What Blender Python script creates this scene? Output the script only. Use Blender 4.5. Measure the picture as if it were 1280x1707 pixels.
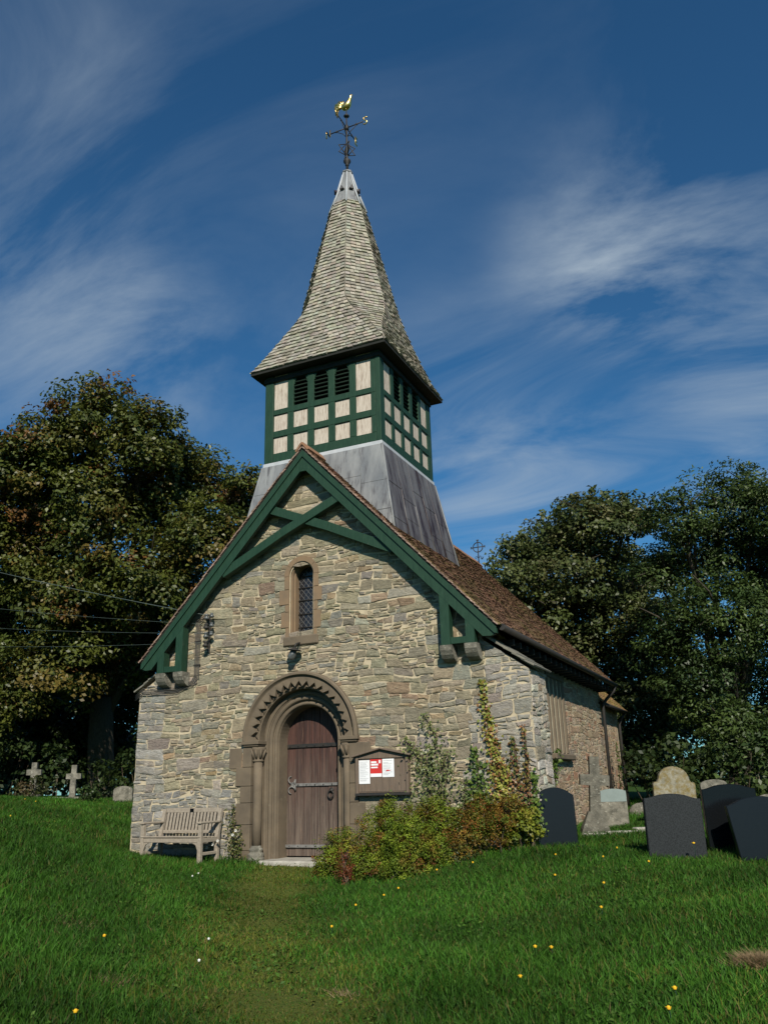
import bpy, math, random
import numpy as np
from mathutils import Vector, Matrix
from mathutils.geometry import tessellate_polygon

for o in list(bpy.data.objects): bpy.data.objects.remove(o)
scn = bpy.context.scene
COL = scn.collection
R_ = math.radians
rnd = random.Random(7)
NR = np.random.default_rng(11)

# ------------------------------------------------------------------ camera, sky, sun, exposure
CAM = Vector((7.4742, -13.05, 1.2180))
CR = Vector((0.904508, 0.425663, -0.025986)); CU = Vector((0.157181, -0.276116, 0.948184)); CF = Vector((-0.396432, 0.861725, 0.316656))
FPX = 1368.89
cd = bpy.data.cameras.new('camera'); cam = bpy.data.objects.new('camera', cd); COL.objects.link(cam)
cd.sensor_fit = 'VERTICAL'; cd.sensor_height = 36.0; cd.lens = FPX / 1707 * 36.0
cd.clip_start = 0.1; cd.clip_end = 4000
m4 = Matrix.Identity(4)
for i in range(3):
    m4[i][0] = CR[i]; m4[i][1] = CU[i]; m4[i][2] = -CF[i]; m4[i][3] = CAM[i]
cam.matrix_world = m4
scn.camera = cam

SUN_AZ, SUN_EL = R_(31), R_(34)          # azimuth measured from -y towards +x
SUNV = Vector((math.sin(SUN_AZ) * math.cos(SUN_EL), -math.cos(SUN_AZ) * math.cos(SUN_EL), math.sin(SUN_EL)))

def D(u, v, t):                           # photo pixel + depth -> point
    k = CF + CR * ((u - 640) / FPX) - CU * ((v - 853.5) / FPX)
    return CAM + k * t

wd = bpy.data.worlds.new('World'); scn.world = wd; wd.use_nodes = True
nt = wd.node_tree; nt.nodes.clear()
def N(tree, t, **kw):
    n = tree.nodes.new(t)
    for k, v in kw.items():
        if k.startswith('in_'):
            key = k[3:]
            n.inputs[int(key) if key.isdigit() else key].default_value = v
        else: setattr(n, k, v)
    return n
def L(tree, a, b): tree.links.new(a, b)
out = N(nt, 'ShaderNodeOutputWorld'); bg = N(nt, 'ShaderNodeBackground', in_Strength=0.068)
sky = N(nt, 'ShaderNodeTexSky', sky_type='NISHITA', sun_disc=False, sun_elevation=SUN_EL, sun_rotation=math.pi - SUN_AZ,
        altitude=120, air_density=1.0, dust_density=0.25, ozone_density=4.0)
tc = N(nt, 'ShaderNodeTexCoord')
# wind-drawn cirrus: planar projection of the sky direction, stretched noise
sep = N(nt, 'ShaderNodeSeparateXYZ'); L(nt, tc.outputs['Generated'], sep.inputs[0])
zc = N(nt, 'ShaderNodeMath', operation='MAXIMUM', in_1=0.06); L(nt, sep.outputs[2], zc.inputs[0])
zp = N(nt, 'ShaderNodeMath', operation='ADD', in_1=0.12); L(nt, zc.outputs[0], zp.inputs[0])
dx = N(nt, 'ShaderNodeMath', operation='DIVIDE'); L(nt, sep.outputs[0], dx.inputs[0]); L(nt, zp.outputs[0], dx.inputs[1])
dy = N(nt, 'ShaderNodeMath', operation='DIVIDE'); L(nt, sep.outputs[1], dy.inputs[0]); L(nt, zp.outputs[0], dy.inputs[1])
cmb = N(nt, 'ShaderNodeCombineXYZ'); L(nt, dx.outputs[0], cmb.inputs[0]); L(nt, dy.outputs[0], cmb.inputs[1])
mp = N(nt, 'ShaderNodeMapping'); L(nt, cmb.outputs[0], mp.inputs[0])
mp.inputs['Rotation'].default_value = (0, 0, R_(62)); mp.inputs['Scale'].default_value = (0.9, 1.9, 1)
mp.inputs['Location'].default_value = (3.1, 1.7, 0.0)
n1 = N(nt, 'ShaderNodeTexNoise', in_Scale=1.35, in_Detail=11.0, in_Roughness=0.60, in_Distortion=0.75); L(nt, mp.outputs[0], n1.inputs['Vector'])
n2 = N(nt, 'ShaderNodeTexNoise', in_Scale=0.75, in_Detail=3.0, in_Roughness=0.5); L(nt, cmb.outputs[0], n2.inputs['Vector'])
r1 = N(nt, 'ShaderNodeMapRange', in_1=0.43, in_2=0.80); L(nt, n1.outputs[0], r1.inputs[0])
r2 = N(nt, 'ShaderNodeMapRange', in_1=0.32, in_2=0.68); L(nt, n2.outputs[0], r2.inputs[0])
mm = N(nt, 'ShaderNodeMath', operation='MULTIPLY'); L(nt, r1.outputs[0], mm.inputs[0]); L(nt, r2.outputs[0], mm.inputs[1])
# three real cirrus patches at their directions in the sky
def patch(u, v, rad, prev, gain):
    d = (D(u, v, 1) - CAM).normalized()
    vm = N(nt, 'ShaderNodeVectorMath', operation='DISTANCE', in_1=tuple(d)); L(nt, tc.outputs['Generated'], vm.inputs[0])
    mr = N(nt, 'ShaderNodeMapRange', in_1=rad, in_2=0.0, in_3=0.0, in_4=gain, interpolation_type='SMOOTHERSTEP'); L(nt, vm.outputs['Value'], mr.inputs[0])
    if prev is None: return mr
    a = N(nt, 'ShaderNodeMath', operation='ADD'); L(nt, mr.outputs[0], a.inputs[0]); L(nt, prev.outputs[0], a.inputs[1]); return a
pp = None
for (u, v, rad, g) in ((1080, 400, .17, .85), (960, 430, .12, .55), (1010, 520, .08, .4), (90, 560, .20, .6), (1270, 640, .16, .8), (860, 860, .20, .95), (150, 170, .14, .35), (230, 560, .14, .4), (780, 600, .12, .3)):
    pp = patch(u, v, rad * 1.25, pp, g)
n1b = N(nt, 'ShaderNodeMapRange', in_1=0.40, in_2=0.88); L(nt, n1.outputs[0], n1b.inputs[0])
pm = N(nt, 'ShaderNodeMath', operation='MULTIPLY'); L(nt, pp.outputs[0], pm.inputs[0]); L(nt, n1b.outputs[0], pm.inputs[1])
cs = N(nt, 'ShaderNodeMath', operation='MULTIPLY_ADD', in_1=0.36); L(nt, mm.outputs[0], cs.inputs[0]); L(nt, pm.outputs[0], cs.inputs[2])
ccl = N(nt, 'ShaderNodeMath', operation='MINIMUM', in_1=0.8); L(nt, cs.outputs[0], ccl.inputs[0])
tint = N(nt, 'ShaderNodeMix', data_type='RGBA', blend_type='MULTIPLY', in_0=1.0); L(nt, sky.outputs[0], tint.inputs[6]); tint.inputs[7].default_value = (0.44, 0.95, 1.16, 1)
mx = N(nt, 'ShaderNodeMix', data_type='RGBA'); L(nt, ccl.outputs[0], mx.inputs[0]); L(nt, tint.outputs[2], mx.inputs[6]); mx.inputs[7].default_value = (5.2, 6.3, 7.4, 1)
L(nt, mx.outputs[2], bg.inputs['Color']); L(nt, bg.outputs[0], out.inputs[0])

sd = bpy.data.lights.new('sun', 'SUN'); sun = bpy.data.objects.new('sun', sd); COL.objects.link(sun)
sd.energy = 5.0; sd.angle = R_(0.53); sd.color = (1.0, 0.93, 0.80)
sun.location = (20, -30, 30); sun.rotation_euler = (-SUNV).to_track_quat('-Z', 'Y').to_euler()
vs = scn.view_settings; vs.view_transform = 'Standard'; vs.look = 'None'; vs.exposure = 0.15; vs.gamma = 1.0; vs.use_curve_mapping = False

# ------------------------------------------------------------------ materials
def newmat(name):
    m = bpy.data.materials.new(name); m.use_nodes = True; t = m.node_tree
    return m, t, t.nodes['Principled BSDF']
def mixc(t, fac, a, b, blend='MIX'):
    n = N(t, 'ShaderNodeMix', data_type='RGBA', blend_type=blend)
    for sock, val in ((0, fac), (6, a), (7, b)):
        if hasattr(val, 'links'): L(t, val, n.inputs[sock])
        else: n.inputs[sock].default_value = val if sock == 0 else (*val, 1)[:4]
    return n.outputs[2]
def noise(t, scale, detail=4, rough=.55, stretch=None, dist=0.0):
    c = N(t, 'ShaderNodeTexCoord'); v = c.outputs['Object']
    if stretch:
        mpn = N(t, 'ShaderNodeMapping'); L(t, v, mpn.inputs[0]); mpn.inputs['Scale'].default_value = stretch; v = mpn.outputs[0]
    n = N(t, 'ShaderNodeTexNoise', in_Scale=scale, in_Detail=detail, in_Roughness=rough, in_Distortion=dist); L(t, v, n.inputs['Vector'])
    return n.outputs[0]
def ramp(t, s, lo, hi, o0=0., o1=1.):
    n = N(t, 'ShaderNodeMapRange', in_1=lo, in_2=hi, in_3=o0, in_4=o1); L(t, s, n.inputs[0]); return n.outputs[0]
def bump(t, bs, h, strength=.5, dist=.01, prev=None):
    b = N(t, 'ShaderNodeBump', in_Strength=strength, in_Distance=dist); L(t, h, b.inputs['Height'])
    if prev is not None: L(t, prev, b.inputs['Normal'])
    L(t, b.outputs[0], bs.inputs['Normal']); return b.outputs[0]
def attr(t, name='col'):
    a = N(t, 'ShaderNodeAttribute', attribute_name=name); return a.outputs['Color']
def simple(name, c1, c2, sc=6., rough=.85, bsc=60., bst=.4, bd=.005, lo=.35, hi=.68, stretch=None, third=None, spec=.3, metal=0., useattr=False, detail=6):
    m, t, b = newmat(name)
    c = mixc(t, ramp(t, noise(t, sc, detail, .6, stretch), lo, hi), c1, c2)
    if third:  # (colour, scale, lo, hi)
        c = mixc(t, ramp(t, noise(t, third[1], 6, .65, third[4] if len(third) > 4 else None), third[2], third[3]), c, third[0])
    if useattr: c = mixc(t, 1.0, c, attr(t), 'MULTIPLY')
    L(t, c, b.inputs['Base Color'])
    b.inputs['Roughness'].default_value = rough; b.inputs['Specular IOR Level'].default_value = spec; b.inputs['Metallic'].default_value = metal
    bump(t, b, noise(t, bsc, 6, .65, stretch), bst, bd)
    return m
M = {}
def stone_mat():
    m, t, b = newmat('rubble_stone')
    c = attr(t)
    f = ramp(t, noise(t, 9, 8, .7, (1, 1, 2.2)), .3, .72, .62, 1.35)
    g = N(t, 'ShaderNodeCombineColor'); [L(t, f, g.inputs[i]) for i in range(3)]
    c = mixc(t, 1.0, c, g.outputs[0], 'MULTIPLY')
    c = mixc(t, ramp(t, noise(t, 26, 5, .7), .62, .76, 0, .55), c, (.42, .40, .33))      # pale lichen flecks
    c = mixc(t, ramp(t, noise(t, 2.3, 4, .6), .6, .8, 0, .4), c, (.17, .125, .075))
    c = mixc(t, ramp(t, noise(t, 40, 3, .7), .30, .20, 0, .6), c, (.06, .052, .04))
    c = mixc(t, ramp(t, noise(t, 6.5, 7, .75, (1, 1, 1.7)), .57, .66, 0, .8), c, (.43, .365, .25))   # smeared lime pointing
    L(t, c, b.inputs['Base Color']); b.inputs['Roughness'].default_value = .92; b.inputs['Specular IOR Level'].default_value = .2
    n = bump(t, b, noise(t, 15, 9, .75, (1, 1, 2.5)), 1.0, .045)
    bump(t, b, noise(t, 90, 4, .6), .5, .004, n)
    return m
M['stone'] = stone_mat()
M['mortar'] = simple('lime_mortar', (.52, .44, .305), (.36, .30, .205), 5, .95, 70, .8, .012, .35, .7, None, ((.22, .18, .12), 14, .60, .75))
M['dress'] = simple('brown_sandstone', (.150, .117, .080), (.102, .081, .058), 3.5, .9, 90, .35, .004, .35, .7, None, ((.20, .17, .125), 9, .62, .8))
M['dress2'] = simple('pink_sandstone', (.215, .145, .086), (.165, .120, .079), 5, .9, 90, .35, .004, .35, .7)
M['palestone'] = simple('pale_stone', (.42, .40, .35), (.24, .225, .19), 6, .9, 60, .5, .006)
M['green'] = simple('green_painted_timber', (.008, .033, .018), (.016, .050, .028), 5, .6, 40, .5, .004, .3, .7, (5, 5, .9), ((.13, .125, .10), 15, .655, .74, (4, 4, .7)))
M['white'] = simple('flaking_white_board', (.52, .46, .39), (.37, .31, .25), 9, .85, 50, .4, .004, .42, .72, (7, 7, .7), ((.21, .15, .11), 8, .50, .72, (5, 5, .5)))
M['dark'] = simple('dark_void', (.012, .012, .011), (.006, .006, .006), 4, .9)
M['soffit'] = simple('dark_soffit_board', (.020, .022, .018), (.012, .013, .011), 5, .8)
M['louvre'] = simple('louvre_slat_paint', (.016, .034, .022), (.010, .022, .015), 8, .7, 40, .4, .003)
M['lead'] = simple('weathered_lead', (.155, .165, .175), (.29, .295, .29), 2.2, .55, 30, .25, .004, .34, .66, (1.2, 1.2, .3), ((.085, .083, .09), 3, .52, .70, (3, 3, .2)), .4, .25)
M['lead2'] = simple('stained_lead', (.085, .072, .074), (.155, .148, .147), 2.2, .55, 30, .25, .004, .32, .62, (2.2, 2.2, .16), ((.028, .016, .018), 1.6, .46, .60, (2.6, 2.6, .12)), .4, .2)
M['leadlight'] = simple('bright_lead_flashing', (.46, .48, .50), (.36, .38, .40), 4, .5, 30, .2, .003)
M['shingle'] = simple('oak_shingle', (.34, .315, .255), (.24, .225, .185), 12, .9, 50, .5, .006, .3, .7, (3, 3, 1), ((.09, .085, .06), 2.2, .56, .78), .2, 0, True)
def tile_mat():
    m, t, b = newmat('clay_roof_tile')
    c = mixc(t, ramp(t, noise(t, 10, 6), .3, .7), (.20, .105, .066), (.14, .085, .058))
    c = mixc(t, ramp(t, noise(t, 1.4, 7, .7), .46, .66, 0, .9), c, (.125, .105, .034))     # moss
    c = mixc(t, ramp(t, noise(t, 22, 4, .7), .62, .72, 0, .7), c, (.26, .235, .17))        # lichen
    c = mixc(t, 1.0, c, attr(t), 'MULTIPLY')
    L(t, c, b.inputs['Base Color']); b.inputs['Roughness'].default_value = .93; b.inputs['Specular IOR Level'].default_value = .2
    bump(t, b, noise(t, 55, 5, .7), .6, .01)
    return m
M['tile'] = tile_mat()
M['verge'] = simple('verge_tile_edge', (.34, .25, .20), (.16, .095, .07), 30, .9, 60, .5, .005, .35, .65, useattr=True)
M['ridge'] = simple('ridge_tile_clay', (.30, .15, .085), (.17, .10, .06), 8, .9, 50, .5, .006)
M['slate'] = simple('coping_slate', (.20, .19, .155), (.13, .125, .10), 7, .9, 40, .7, .01, .35, .7, None, ((.34, .33, .27), 14, .6, .75))
M['iron'] = simple('black_iron', (.020, .020, .020), (.032, .027, .022), 12, .6, 60, .3, .002, spec=.4)
M['greyiron'] = simple('galvanised_grey_iron', (.19, .185, .175), (.11, .105, .10), 14, .6, 60, .3, .002, spec=.4)
M['gold'] = simple('gilding', (.95, .68, .24), (.80, .55, .19), 9, .32, 40, .15, .002, metal=1.0)
M['glass'] = simple('dark_leaded_glass', (.012, .013, .016), (.022, .022, .025), 14, .12, 30, .2, .003, spec=.5)
M['came'] = simple('lead_came', (.20, .20, .20), (.11, .11, .11), 20, .6)
M['bulb'] = simple('dusty_lamp_glass', (.10, .11, .11), (.05, .055, .055), 14, .25, 30, .2, .003, spec=.5)
M['wire'] = simple('wire_grey', (.10, .13, .12), (.07, .09, .085), 3, .6)
def door_mat():
    m, t, b = newmat('weathered_door_oak')
    c = mixc(t, ramp(t, noise(t, 4, 8, .72, (5, 5, .3)), .36, .64), (.018, .007, .006), (.085, .036, .026))
    co = N(t, 'ShaderNodeTexCoord'); sp = N(t, 'ShaderNodeSeparateXYZ'); L(t, co.outputs['Object'], sp.inputs[0])
    ad = N(t, 'ShaderNodeMath', operation='MULTIPLY_ADD', in_1=1.5); L(t, noise(t, 6, 6, .7, (4, 4, .4)), ad.inputs[0]); L(t, sp.outputs[2], ad.inputs[2])
    c = mixc(t, ramp(t, ad.outputs[0], 2.75, 1.35, 0, .8), c, mixc(t, ramp(t, noise(t, 5, 7, .75, (6, 6, .22)), .38, .60), (.038, .027, .022), (.165, .128, .098)))             # bleached by weather towards the foot
    c = mixc(t, ramp(t, noise(t, 9, 5, .7, (8, 8, .25)), .63, .70, 0, .8), c, (.27, .16, .10))
    L(t, c, b.inputs['Base Color']); b.inputs['Roughness'].default_value = .75
    bump(t, b, noise(t, 14, 8, .7, (8, 8, .4)), .6, .006)
    return m
M['door'] = door_mat()
M['teak'] = simple('weathered_teak', (.33, .285, .225), (.22, .185, .145), 9, .85, 30, .5, .004, .3, .7, (3, 3, 3))
M['board'] = simple('notice_board_wood', (.17, .125, .090), (.11, .085, .066), 8, .7, 40, .4, .003, .3, .7, (6, 6, .8), ((.17, .065, .025), 4, .62, .75, (5, 5, .8)))
M['paper'] = simple('paper_white', (.78, .79, .80), (.70, .71, .73), 5, .7, 20, .1, .001)
M['red'] = simple('poster_red', (.55, .035, .03), (.48, .03, .03), 5, .6, 20, .1, .001)
M['ink'] = simple('print_ink', (.22, .22, .24), (.16, .16, .18), 5, .7)
M['granite'] = simple('dark_grey_granite', (.0055, .0075, .0095), (.010, .0125, .015), 120, .24, 80, .1, .001, spec=.22)
M['blackgranite'] = simple('black_granite', (.003, .004, .005), (.006, .007, .008), 120, .20, 80, .1, .001, spec=.22)
M['speckle'] = simple('speckled_granite', (.026, .030, .032), (.010, .012, .013), 90, .6, 80, .3, .002, .45, .6, spec=.1)
M['lichenstone'] = simple('lichened_limestone', (.32, .30, .235), (.15, .14, .10), 11, .93, 40, .9, .012, .32, .68, None, ((.17, .125, .035), 12, .42, .66))
M['greystone'] = simple('grey_weathered_stone', (.23, .215, .175), (.085, .082, .065), 7, .95, 34, 1.0, .016, .34, .66, None, ((.33, .32, .265), 16, .58, .68))
M['crossstone'] = simple('mottled_grey_stone', (.165, .155, .125), (.065, .063, .050), 9, .95, 30, 1.0, .018, .34, .66, None, ((.27, .26, .215), 18, .56, .68))
M['greenslate'] = simple('grey_green_slate', (.20, .245, .235), (.17, .21, .20), 6, .6, 60, .15, .002)
M['bark'] = simple('tree_bark', (.085, .072, .052), (.045, .040, .030), 6, .95, 14, .9, .05, .3, .7, (3, 3, .6))
M['stem'] = simple('woody_stem', (.10, .075, .05), (.06, .048, .032), 12, .9)
M['wallred'] = simple('harled_stone_wall', (.24, .175, .115), (.16, .115, .078), 3, .95, 30, .8, .02, .3, .7, None, ((.30, .25, .19), 11, .58, .75))
M['cable'] = simple('cable_grey', (.09, .085, .075), (.06, .055, .05), 8, .7)
M['yellow'] = simple('petal_yellow', (.80, .50, .02), (.75, .40, .02), 50, .7)
M['petal'] = simple('petal_white', (.80, .80, .76), (.72, .72, .66), 50, .7)
M['orange'] = simple('petal_rust', (.35, .10, .03), (.45, .16, .05), 30, .8)

def leaf_mat(name, trans=.28, rough=.45, spec=.35):
    m, t, b = newmat(name)
    c = mixc(t, 1.0, attr(t), mixc(t, ramp(t, noise(t, .45, 4, .6), .3, .7), (.78, .80, .74), (1.22, 1.15, 1.05)), 'MULTIPLY')
    L(t, c, b.inputs['Base Color']); b.inputs['Roughness'].default_value = rough; b.inputs['Specular IOR Level'].default_value = spec
    tr = N(t, 'ShaderNodeBsdfTranslucent'); L(t, c, tr.inputs['Color'])
    ms = N(t, 'ShaderNodeMixShader', in_0=trans); L(t, b.outputs[0], ms.inputs[1]); L(t, tr.outputs[0], ms.inputs[2])
    L(t, ms.outputs[0], t.nodes['Material Output'].inputs['Surface'])
    return m
def shrub_mat():
    m = leaf_mat('shrub_leaf', .22, .55, .2); t = m.node_tree; b = t.nodes['Principled BSDF']
    src = b.inputs['Base Color'].links[0].from_socket
    c = mixc(t, ramp(t, noise(t, 3.2, 3, .5), .54, .68, 0, .75), src, (.17, .082, .02))       # russet tips in patches
    c = mixc(t, 1.0, c, mixc(t, ramp(t, noise(t, 6, 3, .5), .35, .65), (.50, .55, .5), (1.35, 1.35, 1.2)), 'MULTIPLY')
    L(t, c, b.inputs['Base Color']); return m
M['shrubleaf'] = shrub_mat()
M['leaf'] = leaf_mat('leaf'); M['grass'] = leaf_mat('grass_blade', .22, .6, .15); M['ivy'] = leaf_mat('ivy_leaf', .15, .4, .3)
def ground_mat():
    m, t, b = newmat('turf')
    c = mixc(t, ramp(t, noise(t, 1.3, 7, .65), .3, .7), (.020, .052, .008), (.040, .078, .012))
    c = mixc(t, ramp(t, noise(t, 14, 6, .7), .5, .75, 0, .6), c, (.055, .060, .022))
    a = N(t, 'ShaderNodeAttribute', attribute_name='path')
    c = mixc(t, a.outputs['Fac'], c, mixc(t, ramp(t, noise(t, 9, 8, .75), .38, .62), (.120, .128, .028), (.070, .098, .019)))
    L(t, c, b.inputs['Base Color']); b.inputs['Roughness'].default_value = .95; b.inputs['Specular IOR Level'].default_value = .1
    bump(t, b, noise(t, 45, 6, .75), .7, .03)
    return m
M['turf'] = ground_mat()

# ------------------------------------------------------------------ mesh helpers
ROOTLOC = {}
XOFF = Vector((0, 0, 0))              # the west front stands a little forward and south of the tower's axis
WEST = Vector((.10, -.185, 0))
def tag(o, label=None, cat=None, group=None, kind=None):
    if label: o['label'] = label
    if cat: o['category'] = cat
    if group: o['group'] = group
    if kind: o['kind'] = kind
    return o
def thing(name, label, cat, loc, group=None):
    loc = Vector(loc) + XOFF
    o = bpy.data.objects.new(name, None); COL.objects.link(o); o.location = loc; o.empty_display_size = .1
    ROOTLOC[o.name] = loc
    return tag(o, label, cat, group)
def link(name, me, parent=None, mat=None):
    if XOFF.length: me.transform(Matrix.Translation(XOFF))
    o = bpy.data.objects.new(name, me); COL.objects.link(o)
    if mat: me.materials.append(M[mat])
    if parent is not None:
        o.parent = parent
        if parent.name in ROOTLOC: o.matrix_parent_inverse = Matrix.Translation(-ROOTLOC[parent.name])
    return o
class MB:
    def __init__(s): s.v = []; s.f = []; s.c = []; s.sm = []
    def add(s, vs_, fs, col=None, smooth=False):
        n = len(s.v); s.v.extend([tuple(p) for p in vs_]); s.f.extend([tuple(i + n for i in f) for f in fs])
        s.sm.extend([smooth] * len(fs))
        if col is not None: s.c.extend([tuple(col)] * len(vs_))
        return s
    def box(s, a, b, T=None, ch=0.0, col=None):
        (x0, y0, z0), (x1, y1, z1) = [tuple(min(p, q) for p, q in zip(a, b)), tuple(max(p, q) for p, q in zip(a, b))]
        if ch <= 0:
            vs_ = [(x0, y0, z0), (x1, y0, z0), (x1, y1, z0), (x0, y1, z0), (x0, y0, z1), (x1, y0, z1), (x1, y1, z1), (x0, y1, z1)]
            fs = [(0, 3, 2, 1), (4, 5, 6, 7), (0, 1, 5, 4), (1, 2, 6, 5), (2, 3, 7, 6), (3, 0, 4, 7)]
        else:
            vs_ = []; 
            c = min(ch, (x1 - x0) * .45, (y1 - y0) * .45, (z1 - z0) * .45)
            X, Y, Z = (x0, x1), (y0, y1), (z0, z1); idx = {}
            for i in (0, 1):
                for j in (0, 1):
                    for k in (0, 1):
                        si, sj, sk = 1 - 2 * i, 1 - 2 * j, 1 - 2 * k
                        idx[i, j, k] = len(vs_)
                        vs_ += [(X[i], Y[j] + sj * c, Z[k] + sk * c), (X[i] + si * c, Y[j], Z[k] + sk * c), (X[i] + si * c, Y[j] + sj * c, Z[k])]
            q = lambda i, j, k, a: idx[i, j, k] + a
            fs = []
            for i in (0, 1):
                f = [q(i, 0, 0, 0), q(i, 1, 0, 0), q(i, 1, 1, 0), q(i, 0, 1, 0)]; fs.append(f if i else f[::-1])
                f = [q(0, i, 0, 1), q(1, i, 0, 1), q(1, i, 1, 1), q(0, i, 1, 1)]; fs.append(f[::-1] if i else f)
                f = [q(0, 0, i, 2), q(1, 0, i, 2), q(1, 1, i, 2), q(0, 1, i, 2)]; fs.append(f if i else f[::-1])
            for a in (0, 1):
                for b_ in (0, 1):
                    f = [q(0, a, b_, 1), q(1, a, b_, 1), q(1, a, b_, 2), q(0, a, b_, 2)]; fs.append(f if (a + b_) % 2 else f[::-1])
                    f = [q(a, 0, b_, 0), q(a, 1, b_, 0), q(a, 1, b_, 2), q(a, 0, b_, 2)]; fs.append(f[::-1] if (a + b_) % 2 else f)
                    f = [q(a, b_, 0, 0), q(a, b_, 1, 0), q(a, b_, 1, 1), q(a, b_, 0, 1)]; fs.append(f if (a + b_) % 2 else f[::-1])
            for (i, j, k), n0 in idx.items():
                f = [n0, n0 + 1, n0 + 2]; fs.append(f if (i + j + k) % 2 == 0 else f[::-1])
        if T is not None: vs_ = [T @ Vector(p) for p in vs_]
        return s.add(vs_, fs, col)
    def prism(s, poly, y0, y1, T=None, col=None):          # poly in (x, z), extruded along y
        n = len(poly)
        vs_ = [(x, y0, z) for x, z in poly] + [(x, y1, z) for x, z in poly]
        fs = [tuple(range(n)), tuple(range(2 * n - 1, n - 1, -1))] + [(i, i + n, (i + 1) % n + n, (i + 1) % n) for i in range(n)]
        if T is not None: vs_ = [T @ Vector(p) for p in vs_]
        return s.add(vs_, fs, col)
    def tube(s, pts, r, seg=8, cap=True, col=None):
        pts = [Vector(p) for p in pts]; n = len(pts)
        rs = r if isinstance(r, (list, tuple)) else [r] * n
        vs_ = []; fs = []; up = None
        for i, p in enumerate(pts):
            t = (pts[min(i + 1, n - 1)] - pts[max(i - 1, 0)]); t = t.normalized() if t.length > 1e-9 else Vector((0, 0, 1))
            if up is None: up = Vector((0, 0, 1)) if abs(t.z) < .9 else Vector((1, 0, 0))
            a = t.cross(up); a = a.normalized() if a.length > 1e-6 else Vector((1, 0, 0)); b = a.cross(t).normalized(); up = b
            for k in range(seg):
                an = 2 * math.pi * k / seg; vs_.append(p + (a * math.cos(an) + b * math.sin(an)) * rs[i])
        for i in range(n - 1):
            for k in range(seg):
                k2 = (k + 1) % seg; fs.append((i * seg + k, i * seg + k2, (i + 1) * seg + k2, (i + 1) * seg + k))
        s.add(vs_, fs, col, True)
        if cap:
            m = len(s.v) - len(vs_)
            s.f.append(tuple(m + k for k in range(seg - 1, -1, -1))); s.f.append(tuple(m + (n - 1) * seg + k for k in range(seg))); s.sm += [False, False]
        return s
    def lathe(s, prof, c=(0, 0, 0), seg=16, T=None, col=None, smooth=True):
        vs_ = []; fs = []; n = len(prof)
        for (r, z) in prof:
            for k in range(seg):
                an = 2 * math.pi * k / seg; vs_.append((c[0] + r * math.cos(an), c[1] + r * math.sin(an), c[2] + z))
        for i in range(n - 1):
            for k in range(seg):
                k2 = (k + 1) % seg; fs.append((i * seg + k, i * seg + k2, (i + 1) * seg + k2, (i + 1) * seg + k))
        if T is not None: vs_ = [T @ Vector(p) for p in vs_]
        s.add(vs_, fs, col, smooth)
        m = len(s.v) - len(vs_)
        s.f.append(tuple(m + k for k in range(seg - 1, -1, -1))); s.f.append(tuple(m + (n - 1) * seg + k for k in range(seg))); s.sm += [False, False]
        return s
    def build(s, name, mat, parent=None):
        me = bpy.data.meshes.new(name); me.from_pydata(s.v, [], s.f)
        if s.c and len(s.c) == len(s.v):
            ca = me.color_attributes.new('col', 'FLOAT_COLOR', 'POINT')
            ca.data.foreach_set('color', np.array([(*c, 1.) for c in s.c], 'f').ravel())
        if any(s.sm): me.polygons.foreach_set('use_smooth', s.sm)
        me.update(); return link(name, me, parent, mat)
def npmesh(name, verts, quads=None, tris=None, cols=None, mat=None, parent=None, loops=None):
    me = bpy.data.meshes.new(name); v = np.asarray(verts, 'f'); me.vertices.add(len(v)); me.vertices.foreach_set('co', v.ravel())
    parts = []
    if quads is not None and len(quads): parts.append((np.asarray(quads, 'i'), 4))
    if tris is not None and len(tris): parts.append((np.asarray(tris, 'i'), 3))
    li = np.concatenate([p.ravel() for p, k in parts]); tot = np.concatenate([np.full(len(p), k, 'i') for p, k in parts])
    st = np.concatenate([[0], np.cumsum(tot)[:-1]]).astype('i')
    me.loops.add(len(li)); me.loops.foreach_set('vertex_index', li.astype('i'))
    me.polygons.add(len(tot)); me.polygons.foreach_set('loop_start', st); me.polygons.foreach_set('loop_total', tot)
    if cols is not None:
        ca = me.color_attributes.new('col', 'FLOAT_COLOR', 'POINT'); c = np.ones((len(v), 4), 'f'); c[:, :3] = cols; ca.data.foreach_set('color', c.ravel())
    me.update(); me.validate(); return link(name, me, parent, mat)
def beam_mb(p, q, w, d, T=None, ch=.006, m=None):
    """timber between two (x,z) points in the plane, width w across, y from d[0] to d[1]"""
    m = m or MB(); a = Vector((p[0], 0, p[1])); b = Vector((q[0], 0, q[1])); t = (b - a); ln = t.length; t.normalize(); n = Vector((-t.z, 0, t.x))
    X = Matrix(((t.x, 0, n.x, a.x), (0, 1, 0, 0), (t.z, 0, n.z, a.z), (0, 0, 0, 1)))
    if T is not None: X = T @ X
    return m.box((0, d[0], -w / 2), (ln, d[1], w / 2), X, ch)

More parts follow.
